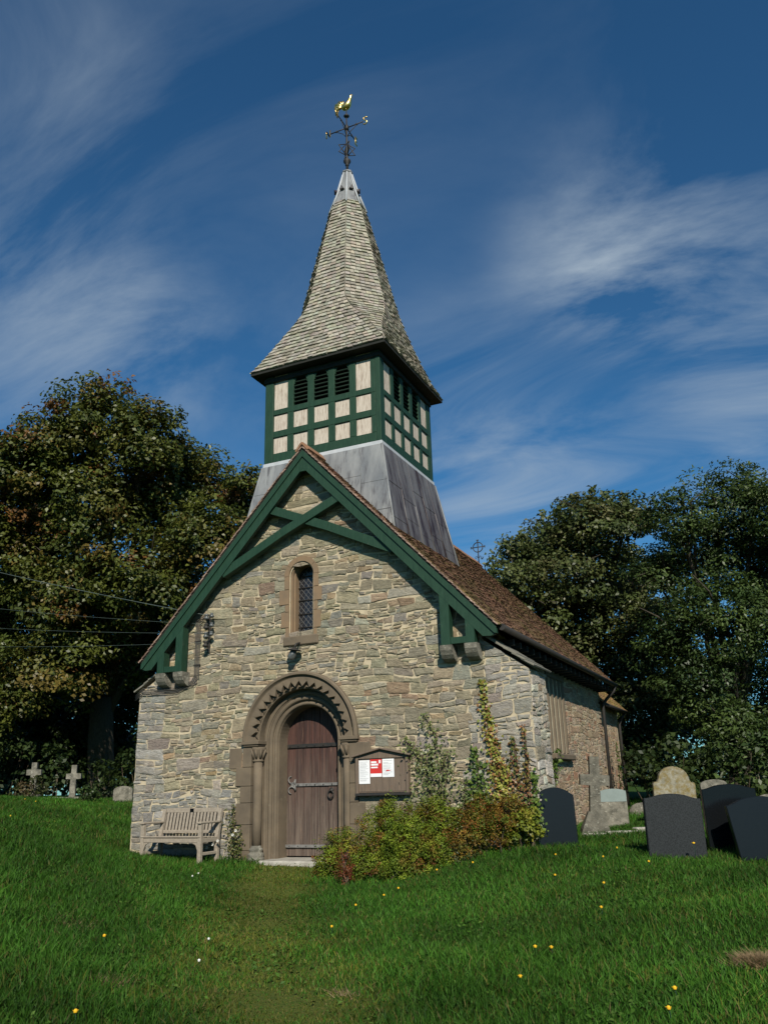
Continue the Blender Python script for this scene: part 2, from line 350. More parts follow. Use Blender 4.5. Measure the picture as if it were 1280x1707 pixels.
# ------------------------------------------------------------------ ground
CP = np.array([(-.3, -.25, .0), (-1.76, -.75, .07), (-3, -.75, .13), (-4.0, -.1, .19), (1.64, -1.92, -.08), (.69, -1.2, -.07), (2.6, -1.74, -.04), (-.4, 1, .03), (3, 1, .25), (-3, 1, .2),
    (3.0, -6.2, -.22), (4.2, -8.0, -.25), (1.3, -3.2, -.16), (.4, -1.6, -.06), (7.47, -13.05, -.36), (5.6, -10.5, -.30), (0, 5, .3), (0, 11, .4),
    (-1.5, -4.1, .40), (.3, -6.7, .28), (-3.4, -3.2, .80), (-4.7, -2.0, .84), (-6, -1, .98), (-10, 4, 1.03), (-14.6, 8.3, 1.04), (-5.3, 1.0, .30), (-4.7, -.35, .14), (-7, 3, .66), (-4.9, 2.4, .45), (-2.6, -1.9, .22), (-8, -6, 1.2), (-1.2, -9, .6), (-14, -4, 1.3), (2.6, -10, .10), (4, -14, .0),
    (4.18, 0, .28), (5.92, -.4, .17), (6.64, .17, .22), (7.04, -.05, .13), (5.35, 4.65, .45), (4.11, 5., .30), (4.2, 2.67, .30), (4.42, 6.97, .48), (3.3, 9, .42), (3.2, -.9, .20), (3.9, -.9, .30), (6, -3, .10), (7, -6, -.02), (5, -5, -.08), (9, -3, .1), (10, -9, -.15), (10, 3, .35), (5.0, -1.6, .17), (4.0, -2.4, .06),
    (8, 12, .6), (14, 8, .7), (4, 20, .6), (-10, 20, .9), (-22, 6, 1.2), (-24, 22, 1.2), (20, -6, .2), (18, 22, .8), (-18, -14, 1.0), (16, -18, -.2), (0, -22, -.3), (0, 34, .8), (30, 4, .7), (-34, 0, 1.2), (30, 30, .8), (-34, 34, 1.2), (30, -30, 0), (-34, -30, .6)])
def _tps(r2): return np.where(r2 > 1e-12, .5 * r2 * np.log(np.maximum(r2, 1e-12)), 0)
_n = len(CP); _K = _tps(((CP[:, None, :2] - CP[None, :, :2]) ** 2).sum(-1)) + np.eye(_n) * .25
_P = np.c_[np.ones(_n), CP[:, :2]]; _A = np.block([[_K, _P], [_P.T, np.zeros((3, 3))]])
_W = np.linalg.solve(_A, np.r_[CP[:, 2], np.zeros(3)])
def gz(x, y):
    x = np.atleast_1d(np.asarray(x, float)); y = np.atleast_1d(np.asarray(y, float)); z = np.empty(x.size)
    xf, yf = x.ravel(), y.ravel()
    for i in range(0, xf.size, 20000):
        a, b = xf[i:i + 20000], yf[i:i + 20000]
        z[i:i + 20000] = _tps((a[:, None] - CP[:, 0]) ** 2 + (b[:, None] - CP[:, 1]) ** 2) @ _W[:_n] + _W[_n] + _W[_n + 1] * a + _W[_n + 2] * b
    d = np.hypot(xf, yf - 4); k = np.clip((d - 28) / 14, 0, 1); k = k * k * (3 - 2 * k)
    z = z * (1 - k) + .8 * k
    z += (1 - k) * (.018 * np.sin(xf * 2.1 + 1.3 * np.sin(yf * 1.7)) * np.sin(yf * 2.4 + .8) + .010 * np.sin(xf * 5.3 + yf * 2.2) * np.sin(yf * 4.9 - xf * 1.4))
    return z.reshape(x.shape)
def g1(x, y): return float(gz([x], [y])[0])
PATHPTS = np.array([(-.3, .2), (.2, -1.4), (1.35, -3.3), (3.0, -6.2), (4.2, -8.0), (5.6, -10.5), (7.4, -13.5)])
def pathw(x, y):
    best = np.full(x.shape, 9e9)
    for a, b in zip(PATHPTS[:-1], PATHPTS[1:]):
        e = b - a; t = np.clip(((x - a[0]) * e[0] + (y - a[1]) * e[1]) / (e @ e), 0, 1)
        best = np.minimum(best, np.hypot(x - a[0] - t * e[0], y - a[1] - t * e[1]))
    wob = .12 * np.sin(x * 3.1 + y * 1.3) + .08 * np.sin(y * 5.1 - x * 2)
    return np.clip(1.25 - (best + wob * 1.6) / .72, 0, 1) * .9
def axis(lo, hi, st):
    far = np.array([45, 60, 90, 140, 220, 350, 600, 1000, 1600.])
    return np.concatenate([lo - far[::-1] + 30 - 30, np.arange(lo, hi + 1e-6, st), hi + far])
gx = axis(-26, 22, .22); gy = axis(-17, 28, .22)
XX, YY = np.meshgrid(gx, gy); ZZ = gz(XX, YY); nx, ny = len(gx), len(gy)
idx = np.arange(nx * ny).reshape(ny, nx)
gq = np.stack([idx[:-1, :-1], idx[:-1, 1:], idx[1:, 1:], idx[1:, :-1]], -1).reshape(-1, 4)
ground = npmesh('ground', np.stack([XX.ravel(), YY.ravel(), ZZ.ravel()], 1), quads=gq, mat='turf')
pa = ground.data.attributes.new('path', 'FLOAT', 'POINT'); pa.data.foreach_set('value', pathw(XX.ravel(), YY.ravel()).astype('f'))
ground.data.polygons.foreach_set('use_smooth', [True] * len(ground.data.polygons))
tag(ground, 'uneven churchyard turf rising in banks either side of the trodden path', 'ground', kind='structure')

# ------------------------------------------------------------------ church: shell
CH = thing('church', 'small rubble stone church with timber framed belfry and shingled spire', 'church', (0, 0, 0))
XD, ZS = -.28, 2.03               # door centre and arch springing
XW, ZW = -.26, 4.99               # window centre and springing
PITCH = 1.052
def zroof(x): return 7.46 - PITCH * abs(x)
def arcpts(xc, zc, r, n=24, a0=0., a1=math.pi): return [(xc + r * math.cos(a0 + (a1 - a0) * i / n), zc + r * math.sin(a0 + (a1 - a0) * i / n)) for i in range(n + 1)]
XOFF = WEST
zrw = lambda x: zroof(x + .10)
outer = [(-3.92, -.6), (3.90, -.6), (3.90, 2.93), (3.16, 3.46), (3.16, zrw(3.16) - .12), (-.10, zrw(-.10) - .12), (-3.28, zrw(-3.28) - .12), (-3.28, 3.46), (-3.92, 3.07)]
hole1 = [(XD + .99, -.5)] + arcpts(XD, ZS, .99) + [(XD - .99, -.5)]
hole2 = [(XW + .24, 3.86)] + arcpts(XW, ZW, .24) + [(XW - .24, 3.86)]
mb = MB(); polys = [[Vector((x, z, 0)) for x, z in P] for P in (outer, hole1, hole2)]
allp = [p for P in polys for p in P]
tri = tessellate_polygon(polys)
mb.add([(p.x, 0, p.y) for p in allp], [t if (allp[t[1]] - allp[t[0]]).cross(allp[t[2]] - allp[t[0]]).z > 0 else t[::-1] for t in tri])
mb.prism([(3.90, -.6), (3.90, 2.93), (3.16, 3.46), (3.0, 3.46), (3.0, -.6)], .004, .98)
mb.prism([(-3.92, -.6), (-3.92, 3.07), (-3.28, 3.46), (-3.0, 3.46), (-3.0, -.6)], .004, .98)
WW = mb.build('west_wall', 'mortar', CH)

# random rubble, brought roughly to courses
def clip(poly, a, b, c):                      # keep a*x + b*z <= c
    o = []
    for i in range(len(poly)):
        p, q = poly[i], poly[(i + 1) % len(poly)]; dp = a * p[0] + b * p[1] - c; dq = a * q[0] + b * q[1] - c
        if dp <= 0: o.append(p)
        if dp * dq < 0: t = dp / (dp - dq); o.append((p[0] + (q[0] - p[0]) * t, p[1] + (q[1] - p[1]) * t))
    return o
def cells(z0, z1, segs, r, hmin=.16, hmax=.33, sc=1.0):
    out_ = []; z = z0
    while z < z1:
        h = r.uniform(hmin, hmax) * sc; zm = z + h / 2
        for (a, b) in segs(zm, z, z + h):
            x = a
            while x < b - 1e-6:
                w = r.uniform(.28, .85) * sc
                if b - x - w < .22 * sc: w = b - x
                k = r.random()
                if h < .2 * sc and k < .6: sub = [h]
                elif k < .25: sub = [h]
                elif k < .75: f = r.uniform(.35, .65); sub = [h * f, h * (1 - f)]
                else: f = r.uniform(.25, .4); g = r.uniform(.25, .4); sub = [h * f, h * g, h * (1 - f - g)]
                zz = z
                for hh in sub:
                    mxw = max(.16 * sc, hh * r.uniform(1.4, 3.4)); nn = max(1, round(w / mxw)); cuts = [0] + sorted((i + r.uniform(-.28, .28)) / nn for i in range(1, nn)) + [1]
                    for c0, c1 in zip(cuts[:-1], cuts[1:]): out_.append((x + w * c0, x + w * c1, zz, zz + hh))
                    zz += hh
                x += w
        z += h
    return out_
def warp(x, z):
    return (x + .022 * math.sin(z * 5.1 + 2 * math.sin(x * 1.7)) + .012 * math.sin(z * 13 + x * 7), z + .034 * math.sin(x * 2.3 + 1.3 * math.sin(z * 1.9)) + .016 * math.sin(x * 6.1 + z * 4))
PAL = [((.300, .262, .180), 36), ((.272, .242, .175), 26), ((.325, .285, .198), 16), ((.255, .240, .195), 14), ((.31, .245, .155), 7), ((.27, .195, .13), 2.5), ((.36, .33, .255), 7), ((.21, .185, .135), 3)]
def stone_col(r, xz=None, pal=PAL):
    c = r.choices([p[0] for p in pal], [p[1] for p in pal])[0]; k = r.uniform(.84, 1.15)
    return tuple(max(.02, v * k * r.uniform(.95, 1.05)) for v in c)
def stone_geo(poly, r, mapf, joint, proud):
    """poly (u,v) -> rounded, irregular, proud stone"""
    cx = sum(p[0] for p in poly) / len(poly); cz = sum(p[1] for p in poly) / len(poly)
    pts = []; n = len(poly)
    for i in range(n):
        p, q = poly[i], poly[(i + 1) % n]; ln = math.hypot(q[0] - p[0], q[1] - p[1])
        pv = poly[i - 1]; cut = r.uniform(.03, .16)
        lp = math.hypot(pv[0] - p[0], pv[1] - p[1]); rr = min(ln, lp) * cut
        if ln > 1e-6 and lp > 1e-6:
            pts.append((p[0] + (pv[0] - p[0]) / lp * rr, p[1] + (pv[1] - p[1]) / lp * rr)); pts.append((p[0] + (q[0] - p[0]) / ln * rr, p[1] + (q[1] - p[1]) / ln * rr))
            if ln > .16: t = r.uniform(.35, .65); j = r.uniform(-.020, .010); nxn, nzn = (q[1] - p[1]) / ln, -(q[0] - p[0]) / ln; pts.append((p[0] + (q[0] - p[0]) * t + nxn * j, p[1] + (q[1] - p[1]) * t + nzn * j))
    if len(pts) < 4: return None
    w = max(p[0] for p in pts) - min(p[0] for p in pts); h = max(p[1] for p in pts) - min(p[1] for p in pts)
    if w < .05 or h < .04: return None
    def inset(k): return [(cx + (p[0] - cx) * max(.2, 1 - 2 * k / w), cz + (p[1] - cz) * max(.2, 1 - 2 * k / h)) for p in pts]
    o = inset(joint); i1 = inset(joint + .008); i2 = inset(joint + min(.035, h * .22)); n = len(o)
    tx, tz = r.uniform(-.05, .05), r.uniform(-.12, .05)
    def dep(p, k): return k * max(.005, proud + tx * (p[0] - cx) + tz * (p[1] - cz) + r.uniform(-.004, .004))
    vs_ = [mapf(p[0], p[1], -.02) for p in o] + [mapf(p[0], p[1], dep(p, .72)) for p in i1] + [mapf(p[0], p[1], dep(p, 1.0)) for p in i2]
    fs = []
    for a in (0, n):
        for i in range(n): j = (i + 1) % n; fs.append((a + i, a + j, a + n + j, a + n + i))
    fs.append(tuple(range(2 * n, 3 * n)))
    return vs_, fs, w * h
def rubble(parent, cls, mapf, r, clips=(), n_single=0, joint=(-.006, .006), proud=(.006, .024), pal=PAL, flip=False, mat='stone', tonefn=None):
    geo = []
    for (a, b, c, d) in cls:
        poly = [warp(a, c), warp(b, c), warp(b, d), warp(a, d)]
        poly = [(p[0] + r.uniform(-.026, .026), p[1] + r.uniform(-.020, .020)) for p in poly]
        for cl in clips:
            k = cl((a + b) / 2, (c + d) / 2)
            if k: poly = clip(poly, *k)
            if len(poly) < 3: break
        if len(poly) < 3: continue
        g = stone_geo(poly, r, mapf, r.uniform(*joint), r.uniform(*proud))
        if g:
            col = stone_col(r, None, pal)
            if tonefn: col = tonefn((a + b) / 2, (c + d) / 2, col, r)
            fs = [f[::-1] for f in g[1]] if flip else g[1]
            geo.append((g[2], g[0], fs, col))
    geo.sort(key=lambda g: -g[0])
    for ar, v, f, c in geo[:n_single]:
        MB().add(v, f, c).build('stone', mat, parent)
    m = MB()
    for ar, v, f, c in geo[n_single:]: m.add(v, f, c)
    if m.v: tag(m.build('rubble_stones', mat, parent), kind='stuff')
def wsegs(zm, za, zb):
    ob = []
    if zm < ZS: ob.append((XD - 1.10, XD + 1.10))
    elif zm < ZS + 1.06: k = math.sqrt(max(1.06 ** 2 - (zm - ZS) ** 2, 0)); ob.append((XD - k, XD + k))
    if 3.86 < zm < ZW: ob.append((XW - .30, XW + .30))
    elif ZW <= zm < ZW + .30: k = math.sqrt(.30 ** 2 - (zm - ZW) ** 2); ob.append((XW - k, XW + k))
    if zm > 2.75:
        hi = (zroof(0) - .1 - za) / PITCH
        if hi < .1: return []
        segs = [(max(-3.29, -.10 - hi), min(3.17, -.10 + hi))]
        if za < 3.43: segs = [(-3.92, -3.29), (-3.29, 3.17), (3.17, 3.90)]
    else: segs = [(-3.92, 3.90)]
    res = []
    for a, b in segs:
        cur = a
        for o0, o1 in sorted(ob):
            if o0 > cur and o0 < b: res.append((cur, o0)); cur = o1
            elif o1 > cur and o0 <= cur: cur = o1
        if cur < b - .05: res.append((cur, b))
    return res
def wclip(cx, cz):
    if -3.29 <= cx <= 3.17: s = 1 if cx > -.10 else -1; return (PITCH * s, 1, zroof(0) - .13 - .10 * PITCH * s)
    return (.716, 1, 3.46 + 3.16 * .716) if cx > 0 else (-.61, 1, 3.46 + 3.28 * .61)
def wclip2(cx, cz): return (1, 0, 3.905) if cx > 0 else (-1, 0, 3.925)
def westtone(x, z, c, r):
    if abs(x) > 3.3 or (x < -1.6 and z < 1.2) or (x > 2.9 and z < 2.6):                    # greyer, lichened blocks in the corner buttresses
        g = sum(c) / 3; k = .5; w = 1.3 if x > 2.9 else 1.12; return tuple(v * (1 - k) * (1 + (w - 1) * .6) + (g * w + .012) * k for v in c)
    if z < 2.8 and r.random() < .06: return (c[0] * 1.12, c[1] * .95, c[2] * .85)
    return c
rs = random.Random(31)
rubble(WW, cells(-.35, 7.3, wsegs, rs, .15, .31, .84), lambda u, v, d: (u, -d, v), rs, (wclip, wclip2), 300, tonefn=westtone)
# south buttress flank
rb = random.Random(5)
GREY = [((.43, .40, .335), 30), ((.37, .345, .285), 20), ((.52, .49, .415), 20), ((.33, .28, .205), 10)]
rubble(WW, cells(-.1, 3.0, lambda a, b, c: [(.03, .97)], rb, .15, .30, 1.0), lambda u, v, d: (3.90 + d, u, v), rb, (lambda a, b: (1, 0, .98), lambda a, b: (0, 1, 2.93)), 0, pal=GREY)

XOFF = Vector((0, 0, 0))
# nave and chancel walls
def wallbox(a, b, name='nave_wall', mat='mortar'):
    return MB().box(a, b).build(name, mat, CH)
nS = wallbox((2.7, .2, -.6), (3.2, 9.6, 3.62)); wallbox((-3.2, .2, -.6), (-2.7, 9.6, 3.62))
eg = MB().prism([(-3.2, -.6), (3.2, -.6), (3.2, zroof(3.2) - .2), (0, zroof(0) - .2), (-3.2, zroof(3.2) - .2)], 9.3, 9.597).build('east_gable_wall', 'mortar', CH)
cS = wallbox((2.5, 9.602, -.6), (2.98, 13.0, 3.30), 'chancel_wall'); wallbox((-2.98, 9.602, -.6), (-2.5, 13.0, 3.30), 'chancel_wall')
MB().prism([(-2.98, -.6), (2.98, -.6), (2.98, 3.3), (0, 6.2), (-2.98, 3.3)], 13.003, 13.3).build('chancel_east_wall', 'mortar', CH)
NPAL = [((.36, .27, .185), 30), ((.32, .235, .155), 24), ((.40, .32, .225), 18), ((.30, .25, .185), 12), ((.34, .20, .13), 6)]
rn = random.Random(77)
def nsegs(zm, a, b):
    if 1.76 < zm < 3.3: return [(.82, 4.0), (5.44, 9.58)]
    return [(.82, 9.58)]
rubble(nS, cells(.1, 3.6, nsegs, rn, .12, .26, .85), lambda u, v, d: (3.2 + d, u, v), rn, (lambda a, b: (1, 0, 9.6),), 0, pal=NPAL, proud=(.005, .014))
rubble(cS, cells(.1, 3.3, lambda a, b, c: [(9.64, 12.98)], rn, .12, .26, .85), lambda u, v, d: (2.98 + d, u, v), rn, (lambda a, b: (1, 0, 13.0),), 0, pal=NPAL, proud=(.005, .014))
# south nave window: tall mullioned lights
nw = MB().box((3.12, 4.02, 1.79), (3.14, 5.42, 3.38)).build('nave_window', 'glass', CH)
for y in (4.04, 4.38, 4.72, 5.06, 5.36): MB().box((3.13, y - .07, 1.76), (3.235, y + .07, 3.36), None, .03).build('mullion', 'dress', nw)
MB().box((3.13, 3.92, 3.30), (3.245, 5.5, 3.46), None, .01).build('window_head', 'dress', nw)
MB().box((3.10, 3.9, 1.64), (3.33, 5.62, 1.76), None, .02).build('sill', 'dress', nw)

# buttress copings of overlapping slates
XOFF = WEST
for s, xa, za, xb, zb in ((1, 3.14, 3.54, 3.95, 2.955), (-1, 3.26, 3.50, 3.97, 3.09)):
    for i in range(6):
        f0 = i / 6 - .02; f1 = (i + 1) / 6 + .07
        p = Vector((xa + (xb - xa) * f0, 0, za + (zb - za) * f0 + .03)); q = Vector((xa + (xb - xa) * f1, 0, za + (zb - za) * f1 + .055 - rnd.uniform(.0, .02)))
        t = q - p; ln = t.length; t.normalize(); n = Vector((-t.z, 0, t.x))
        X = Matrix(((t.x * s, 0, n.x * s, p.x * s), (0, 1, 0, 0), (t.z, 0, n.z, p.z), (0, 0, 0, 1)))
        MB().box((0, -.07 - rnd.uniform(0, .03), -.016), (ln, 1.02, .014), X, .004).build('coping_slate', 'slate', WW)

XOFF = Vector((0, 0, 0))
# ------------------------------------------------------------------ roofs
def tile_rows(m, A0, A1, B0, B1, nrm, expo, width, lift, jit, r, base=(1, 1, 1), var=.25):
    """courses from lower edge A0-A1 up to upper edge B0-B1"""
    A0, A1, B0, B1, nrm = map(Vector, (A0, A1, B0, B1, nrm)); h = ((B0 + B1) / 2 - (A0 + A1) / 2).length; k = max(1, round(h / expo))
    for i in range(k):
        t0 = i / k; t1 = min(1.0, (i + 1.25) / k)
        a0 = A0.lerp(B0, t0); a1 = A1.lerp(B1, t0); b0 = A0.lerp(B0, t1); b1 = A1.lerp(B1, t1); ln = (a1 - a0).length
        n = max(1, round(ln / width)); off = (i % 2) * .5
        cuts = [0] + [(j + off + r.uniform(-.1, .1)) / n for j in range(0 if off else 1, n)] + [1]
        up = (b0 - a0).normalized() if (b0 - a0).length > 1e-6 else Vector((0, 0, 1))
        for c0, c1 in zip(cuts[:-1], cuts[1:]):
            if c1 - c0 < .002: continue
            g = .03 * (c1 - c0); dz = up * r.uniform(-jit, jit); l0 = lift * r.uniform(.75, 1.35)
            p0 = a0.lerp(a1, c0 + g) + dz; p1 = a0.lerp(a1, c1 - g) + dz; q0 = b0.lerp(b1, c0 + g); q1 = b0.lerp(b1, c1 - g)
            kf = 1 + r.uniform(-var, var); col = tuple(c * kf * r.uniform(.94, 1.06) for c in base)
            e1 = nrm * l0; e2 = nrm * (l0 * r.uniform(.75, 1.25)); u0 = nrm * .003
            m.add([p0 - nrm * .004, p1 - nrm * .004, p1 + e2, p0 + e1, q1 + u0, q0 + u0], [(0, 1, 2, 3), (3, 2, 4, 5), (0, 3, 5), (1, 4, 2)], col)
rt = random.Random(9)
def pitched(name, y0, y1, zf, xe, t, base, ridge_r):
    m = MB(); ze = zf(xe); zr = zf(0)
    for s in (1, -1):
        m.add([(s * xe, y0, ze), (s * xe, y1, ze), (0, y1, zr), (0, y0, zr), (s * xe, y0, ze - t), (s * xe, y1, ze - t), (0, y1, zr - t), (0, y0, zr - t)],
              [(0, 1, 2, 3), (7, 6, 5, 4), (0, 4, 5, 1), (0, 3, 7, 4), (1, 5, 6, 2)] if s > 0 else [(3, 2, 1, 0), (4, 5, 6, 7), (1, 5, 4, 0), (4, 7, 3, 0), (2, 6, 5, 1)])
    ro = m.build(name, 'soffit', CH)
    for s in (1, -1):
        mt = MB(); nrm = Vector((s * PITCH, 0, 1)).normalized(); up = nrm * .004
        e0 = Vector((s * (xe + .05), y0 - .02, zf(xe + .05))) + up; e1 = Vector((s * (xe + .05), y1 + .02, zf(xe + .05))) + up; r0 = Vector((0, y0 - .02, zr)) + up; r1 = Vector((0, y1 + .02, zr)) + up
        if s > 0: tile_rows(mt, e0, e1, r0, r1, nrm, .10, .165, .020, .006, rt, base)
        else: tile_rows(mt, e1, e0, r1, r0, nrm, .10, .165, .020, .006, rt, base)
        tag(mt.build('roof_tiles', 'tile', ro), kind='stuff')
    return ro
nroof = pitched('nave_roof', -.46, 9.72, zroof, 3.60, .10, (1, 1, 1), .1)
zc2 = lambda x: 6.62 - PITCH * abs(x)
croof = pitched('chancel_roof', 9.73, 13.4, zc2, 3.22, .10, (1.6, 1.75, 1.3), .1)
def ridge_tiles(y0, y1, z, par, skip=None):
    y = y0
    while y < y1:
        if not (skip and skip[0] < y < skip[1]):
            dz = rnd.uniform(-.012, .012)
            MB().prism([(-.15, z - .09 + dz), (-.04, z + .055 + dz), (0, z + .075 + dz), (.04, z + .055 + dz), (.15, z - .09 + dz), (.12, z - .11 + dz), (0, z + .03 + dz), (-.12, z - .11 + dz)], y + .006, y + .44).build('ridge_tile', 'ridge', par)
        y += .45
ridge_tiles(-.50, 9.5, 7.47, nroof, (.0, 3.1)); ridge_tiles(9.75, 13.2, 6.63, croof)
for s in (1, -1):
    vm = MB(); rv = random.Random(12)
    for i in range(50):
        x = 3.64 * (i + .5) / 50; Tv = Matrix.Translation((s * x, 0, zroof(x) - .012)) @ Matrix.Rotation(s * (math.atan(PITCH) - rv.uniform(.05, .16)), 4, 'Y')
        vm.box((-.056, -.478 - rv.uniform(0, .022), -.012), (.050, -.455, .010), Tv, 0, tuple([rv.uniform(.5, 1.3)] * 3))
    tag(vm.build('verge_tiles', 'verge', nroof), kind='stuff')
# gutter and fascia along the south eave
MB().tube([(3.66, -.36, 3.60), (3.66, 9.72, 3.60)], .055, 10).build('gutter', 'iron', CH)
MB().tube([(3.27, 9.74, 3.16), (3.27, 13.3, 3.16)], .05, 10).build('gutter', 'iron', CH)
for y in np.arange(.5, 9.6, .42): MB().box((3.12, y - .04, 3.42), (3.60, y + .04, 3.53), None, .005).build('rafter_foot', 'soffit', nroof)
def pipe(pts, r, nm='downpipe'):
    o = MB().tube(pts, r, 10).build(nm, 'iron', CH)
    return o
pipe([(3.66, 9.5, 3.58), (3.62, 9.5, 3.44), (3.40, 9.5, 3.24), (3.30, 9.5, 3.10), (3.28, 9.5, .3)], .042)
pipe([(3.27, 13.1, 3.14), (3.12, 13.1, 2.95), (3.06, 13.1, 2.8), (3.06, 13.1, .3)], .04)
# wheel-head cross on the east end of the nave ridge
fc = MB(); cx0, cy0, cz0 = .10, 9.62, 7.93
fc.tube([(cx0, cy0, 7.40), (cx0, cy0, 8.16)], .016, 6); fc.tube([(cx0 - .22, cy0, cz0), (cx0 + .22, cy0, cz0)], .014, 6)
fc.tube([(cx0 + .15 * math.cos(a), cy0, cz0 + .15 * math.sin(a)) for a in np.linspace(0, 2 * math.pi, 25)], .015, 6)
for dx_, dz_ in ((.21, 0), (-.21, 0), (0, .22)):
    fc.box((cx0 + dx_ - (.012 if dx_ else .035), cy0 - .012, cz0 + dz_ - (.035 if dx_ else .012)), (cx0 + dx_ + (.012 if dx_ else .035), cy0 + .012, cz0 + dz_ + (.035 if dx_ else .012)))
for s in (-1, 1): fc.tube([(cx0, cy0, 7.58), (cx0 + s * .06, cy0, 7.66), (cx0 + s * .10, cy0, 7.62), (cx0 + s * .07, cy0, 7.57)], .011, 5)
fc.build('ridge_cross', 'iron', CH)

# ------------------------------------------------------------------ gable truss (green)
TR = MB().box((-.10, -.445, 6.95), (.10, -.395, 7.25), None, .004).build('gable_truss', 'green', CH)
for s in (1, -1):
    o0 = lambda x: 7.38 - PITCH * x
    MB().prism([(s * x, z) for x, z in ((0.001, o0(0)), (3.60, o0(3.60)), (3.60, o0(3.60) - .10), (3.56, o0(3.56) - .135), (0.001, o0(0) - .135))], -.475, -.395).build('barge_cap', 'green', TR)
    MB().prism([(s * x, z) for x, z in ((0.001, o0(0) - .138), (3.57, o0(3.57) - .138), (3.50, 3.46), (3.36, 3.47), (0.001, o0(0) - .36))], -.448, -.37).build('barge_board', 'green', TR)
    MB().prism([(s * x, z) for x, z in ((2.64, 3.385), (2.80, 3.385), (2.80, o0(2.80) - .363), (2.64, o0(2.64) - .363))], -.445, -.28).build('post', 'green', TR)
    MB().prism([(s * x, z) for x, z in ((3.07, 3.385), (3.22, 3.385), (3.22, o0(3.22) - .363), (3.07, o0(3.07) - .363))], -.445, -.28).build('post', 'green', TR)
    MB().box((s * 2.803, -.435, 3.39), (s * 3.067, -.30, 3.50), None, .005).build('tie_rail', 'green', TR)
    ya_, yb_ = (-.43, -.29) if s > 0 else (-.395, -.27)
    b0 = (s * .80, 6.335); bm = (-s * .5, 5.79); b1 = (-s * 1.80, 5.17)
    beam_mb(b0, bm, .165, (ya_, yb_)).build('brace', 'green', TR); beam_mb(bm, b1, .165, (ya_ + .003, yb_ - .002)).build('brace', 'green', TR)
    for xa in (2.72, 3.145):                                                       # corbels
        pr_ = [(-.17, 3.13), (-.27, 3.13), (-.35, 3.17), (-.41, 3.23), (-.45, 3.30), (-.45, 3.383), (-.17, 3.383)]
        m = MB(); vs_ = [(s * xa - .105, y, z) for y, z in pr_] + [(s * xa + .105, y, z) for y, z in pr_]; n = len(pr_)
        m.add(vs_, [tuple(range(n - 1, -1, -1)), tuple(range(n, 2 * n))] + [(i, (i + 1) % n, (i + 1) % n + n, i + n) for i in range(n)]).build('corbel', 'greystone', WW)
    MB().box((s * 2.50, -.36, zroof(2.5) - .30), (s * 2.62, .1, zroof(2.5) - .18)).build('purlin_end', 'soffit', TR)
    MB().box((s * 1.20, -.36, zroof(1.2) - .30), (s * 1.32, .1, zroof(1.2) - .18)).build('purlin_end', 'soffit', TR)

# ------------------------------------------------------------------ west window
XOFF = WEST
SURR = []
def ring_block(parent, name, mat, xc, zc, r0, r1, a0, a1, y0, y1, n=8, ch=.0):
    m = MB(); pi_ = arcpts(xc, zc, r0, n, a0, a1); po = arcpts(xc, zc, r1, n, a0, a1); vs_ = []; fs = []
    for (pa, pb) in zip(pi_, po): vs_ += [(pa[0], y0, pa[1]), (pb[0], y0, pb[1]), (pa[0], y1, pa[1]), (pb[0], y1, pb[1])]
    for i in range(n):
        a = 4 * i; b = a + 4
        fs += [(a, a + 1, b + 1, b), (a + 1, a + 3, b + 3, b + 1), (a + 3, a + 2, b + 2, b + 3), (a + 2, a, b, b + 2)]
    fs += [(0, 2, 3, 1), (4 * n, 4 * n + 1, 4 * n + 3, 4 * n + 2)]
    return m.add(vs_, [f[::-1] for f in fs]).build(name, mat, parent)
def usweep(name, mat, parent, xc, zs, z0, prof, n=28, jamb=True, loopclose=False):
    """sweep (radius, y) profile up the left jamb, over the arch, down the right jamb"""
    path = []
    if jamb: path.append(('L', z0))
    for i in range(n + 1): path.append(('A', math.pi - math.pi * i / n))
    if jamb: path.append(('R', z0))
    vs_ = []; fs = []; k = len(prof)
    for kind, val in path:
        for (r, y) in prof:
            if kind == 'L': vs_.append((xc - r, y, val))
            elif kind == 'R': vs_.append((xc + r, y, val))
            else: vs_.append((xc + r * math.cos(val), y, zs + r * math.sin(val)))
    for i in range(len(path) - 1):
        for j in range(k - 1): fs.append((i * k + j, i * k + j + 1, (i + 1) * k + j + 1, (i + 1) * k + j))
    return MB().add(vs_, fs).build(name, mat, parent)
def roll(rc, yc, rad, a0, a1, n=6): return [(rc + rad * math.cos(a0 + (a1 - a0) * i / n), yc + rad * math.sin(a0 + (a1 - a0) * i / n)) for i in range(n + 1)]
WN = usweep('west_window', 'dress2', CH, XW, ZW, 3.86, [(.30, -.020), (.262, -.020), (.262, .05)] + roll(.245, .055, .02, R_(20), -R_(190), 5) + [(.222, .10), (.205, .12), (.205, .36)])
for s, zs_ in ((-1, [(3.80, 4.02, .33), (4.025, 4.31, .42), (4.315, 4.45, .345), (4.455, 4.735, .47), (4.74, ZW - .003, .36)]), (1, [(3.80, 3.97, .33), (3.975, 4.30, .41), (4.305, 4.47, .345), (4.475, 4.735, .43), (4.74, ZW - .003, .36)])):
    for za, zb, w in zs_: MB().box((XW + s * .264, -.030 - rnd.uniform(0, .006), za), (XW + s * w, .06, zb), None, .006).build('surround_stone', 'dress2', WN)
for i in range(5): ring_block(WN, 'voussoir', 'dress2', XW, ZW, .264, .362, math.pi * i / 5 + .006, math.pi * (i + 1) / 5 - .006, -.032 - .002 * (i % 2), .06, 5)
MB().box((XW - .37, -.05, 3.68), (XW + .36, .3, 3.855), None, .02).build('sill', 'dress', WN)
MB().prism([(XW - .21, 3.85)] + [(XW - .21, ZW)] + arcpts(XW, ZW, .21, 14, math.pi, 0)[1:-1] + [(XW + .21, ZW), (XW + .21, 3.85)], .25, .27).build('glass', 'glass', WN)
cm = MB(); rc = random.Random(3)
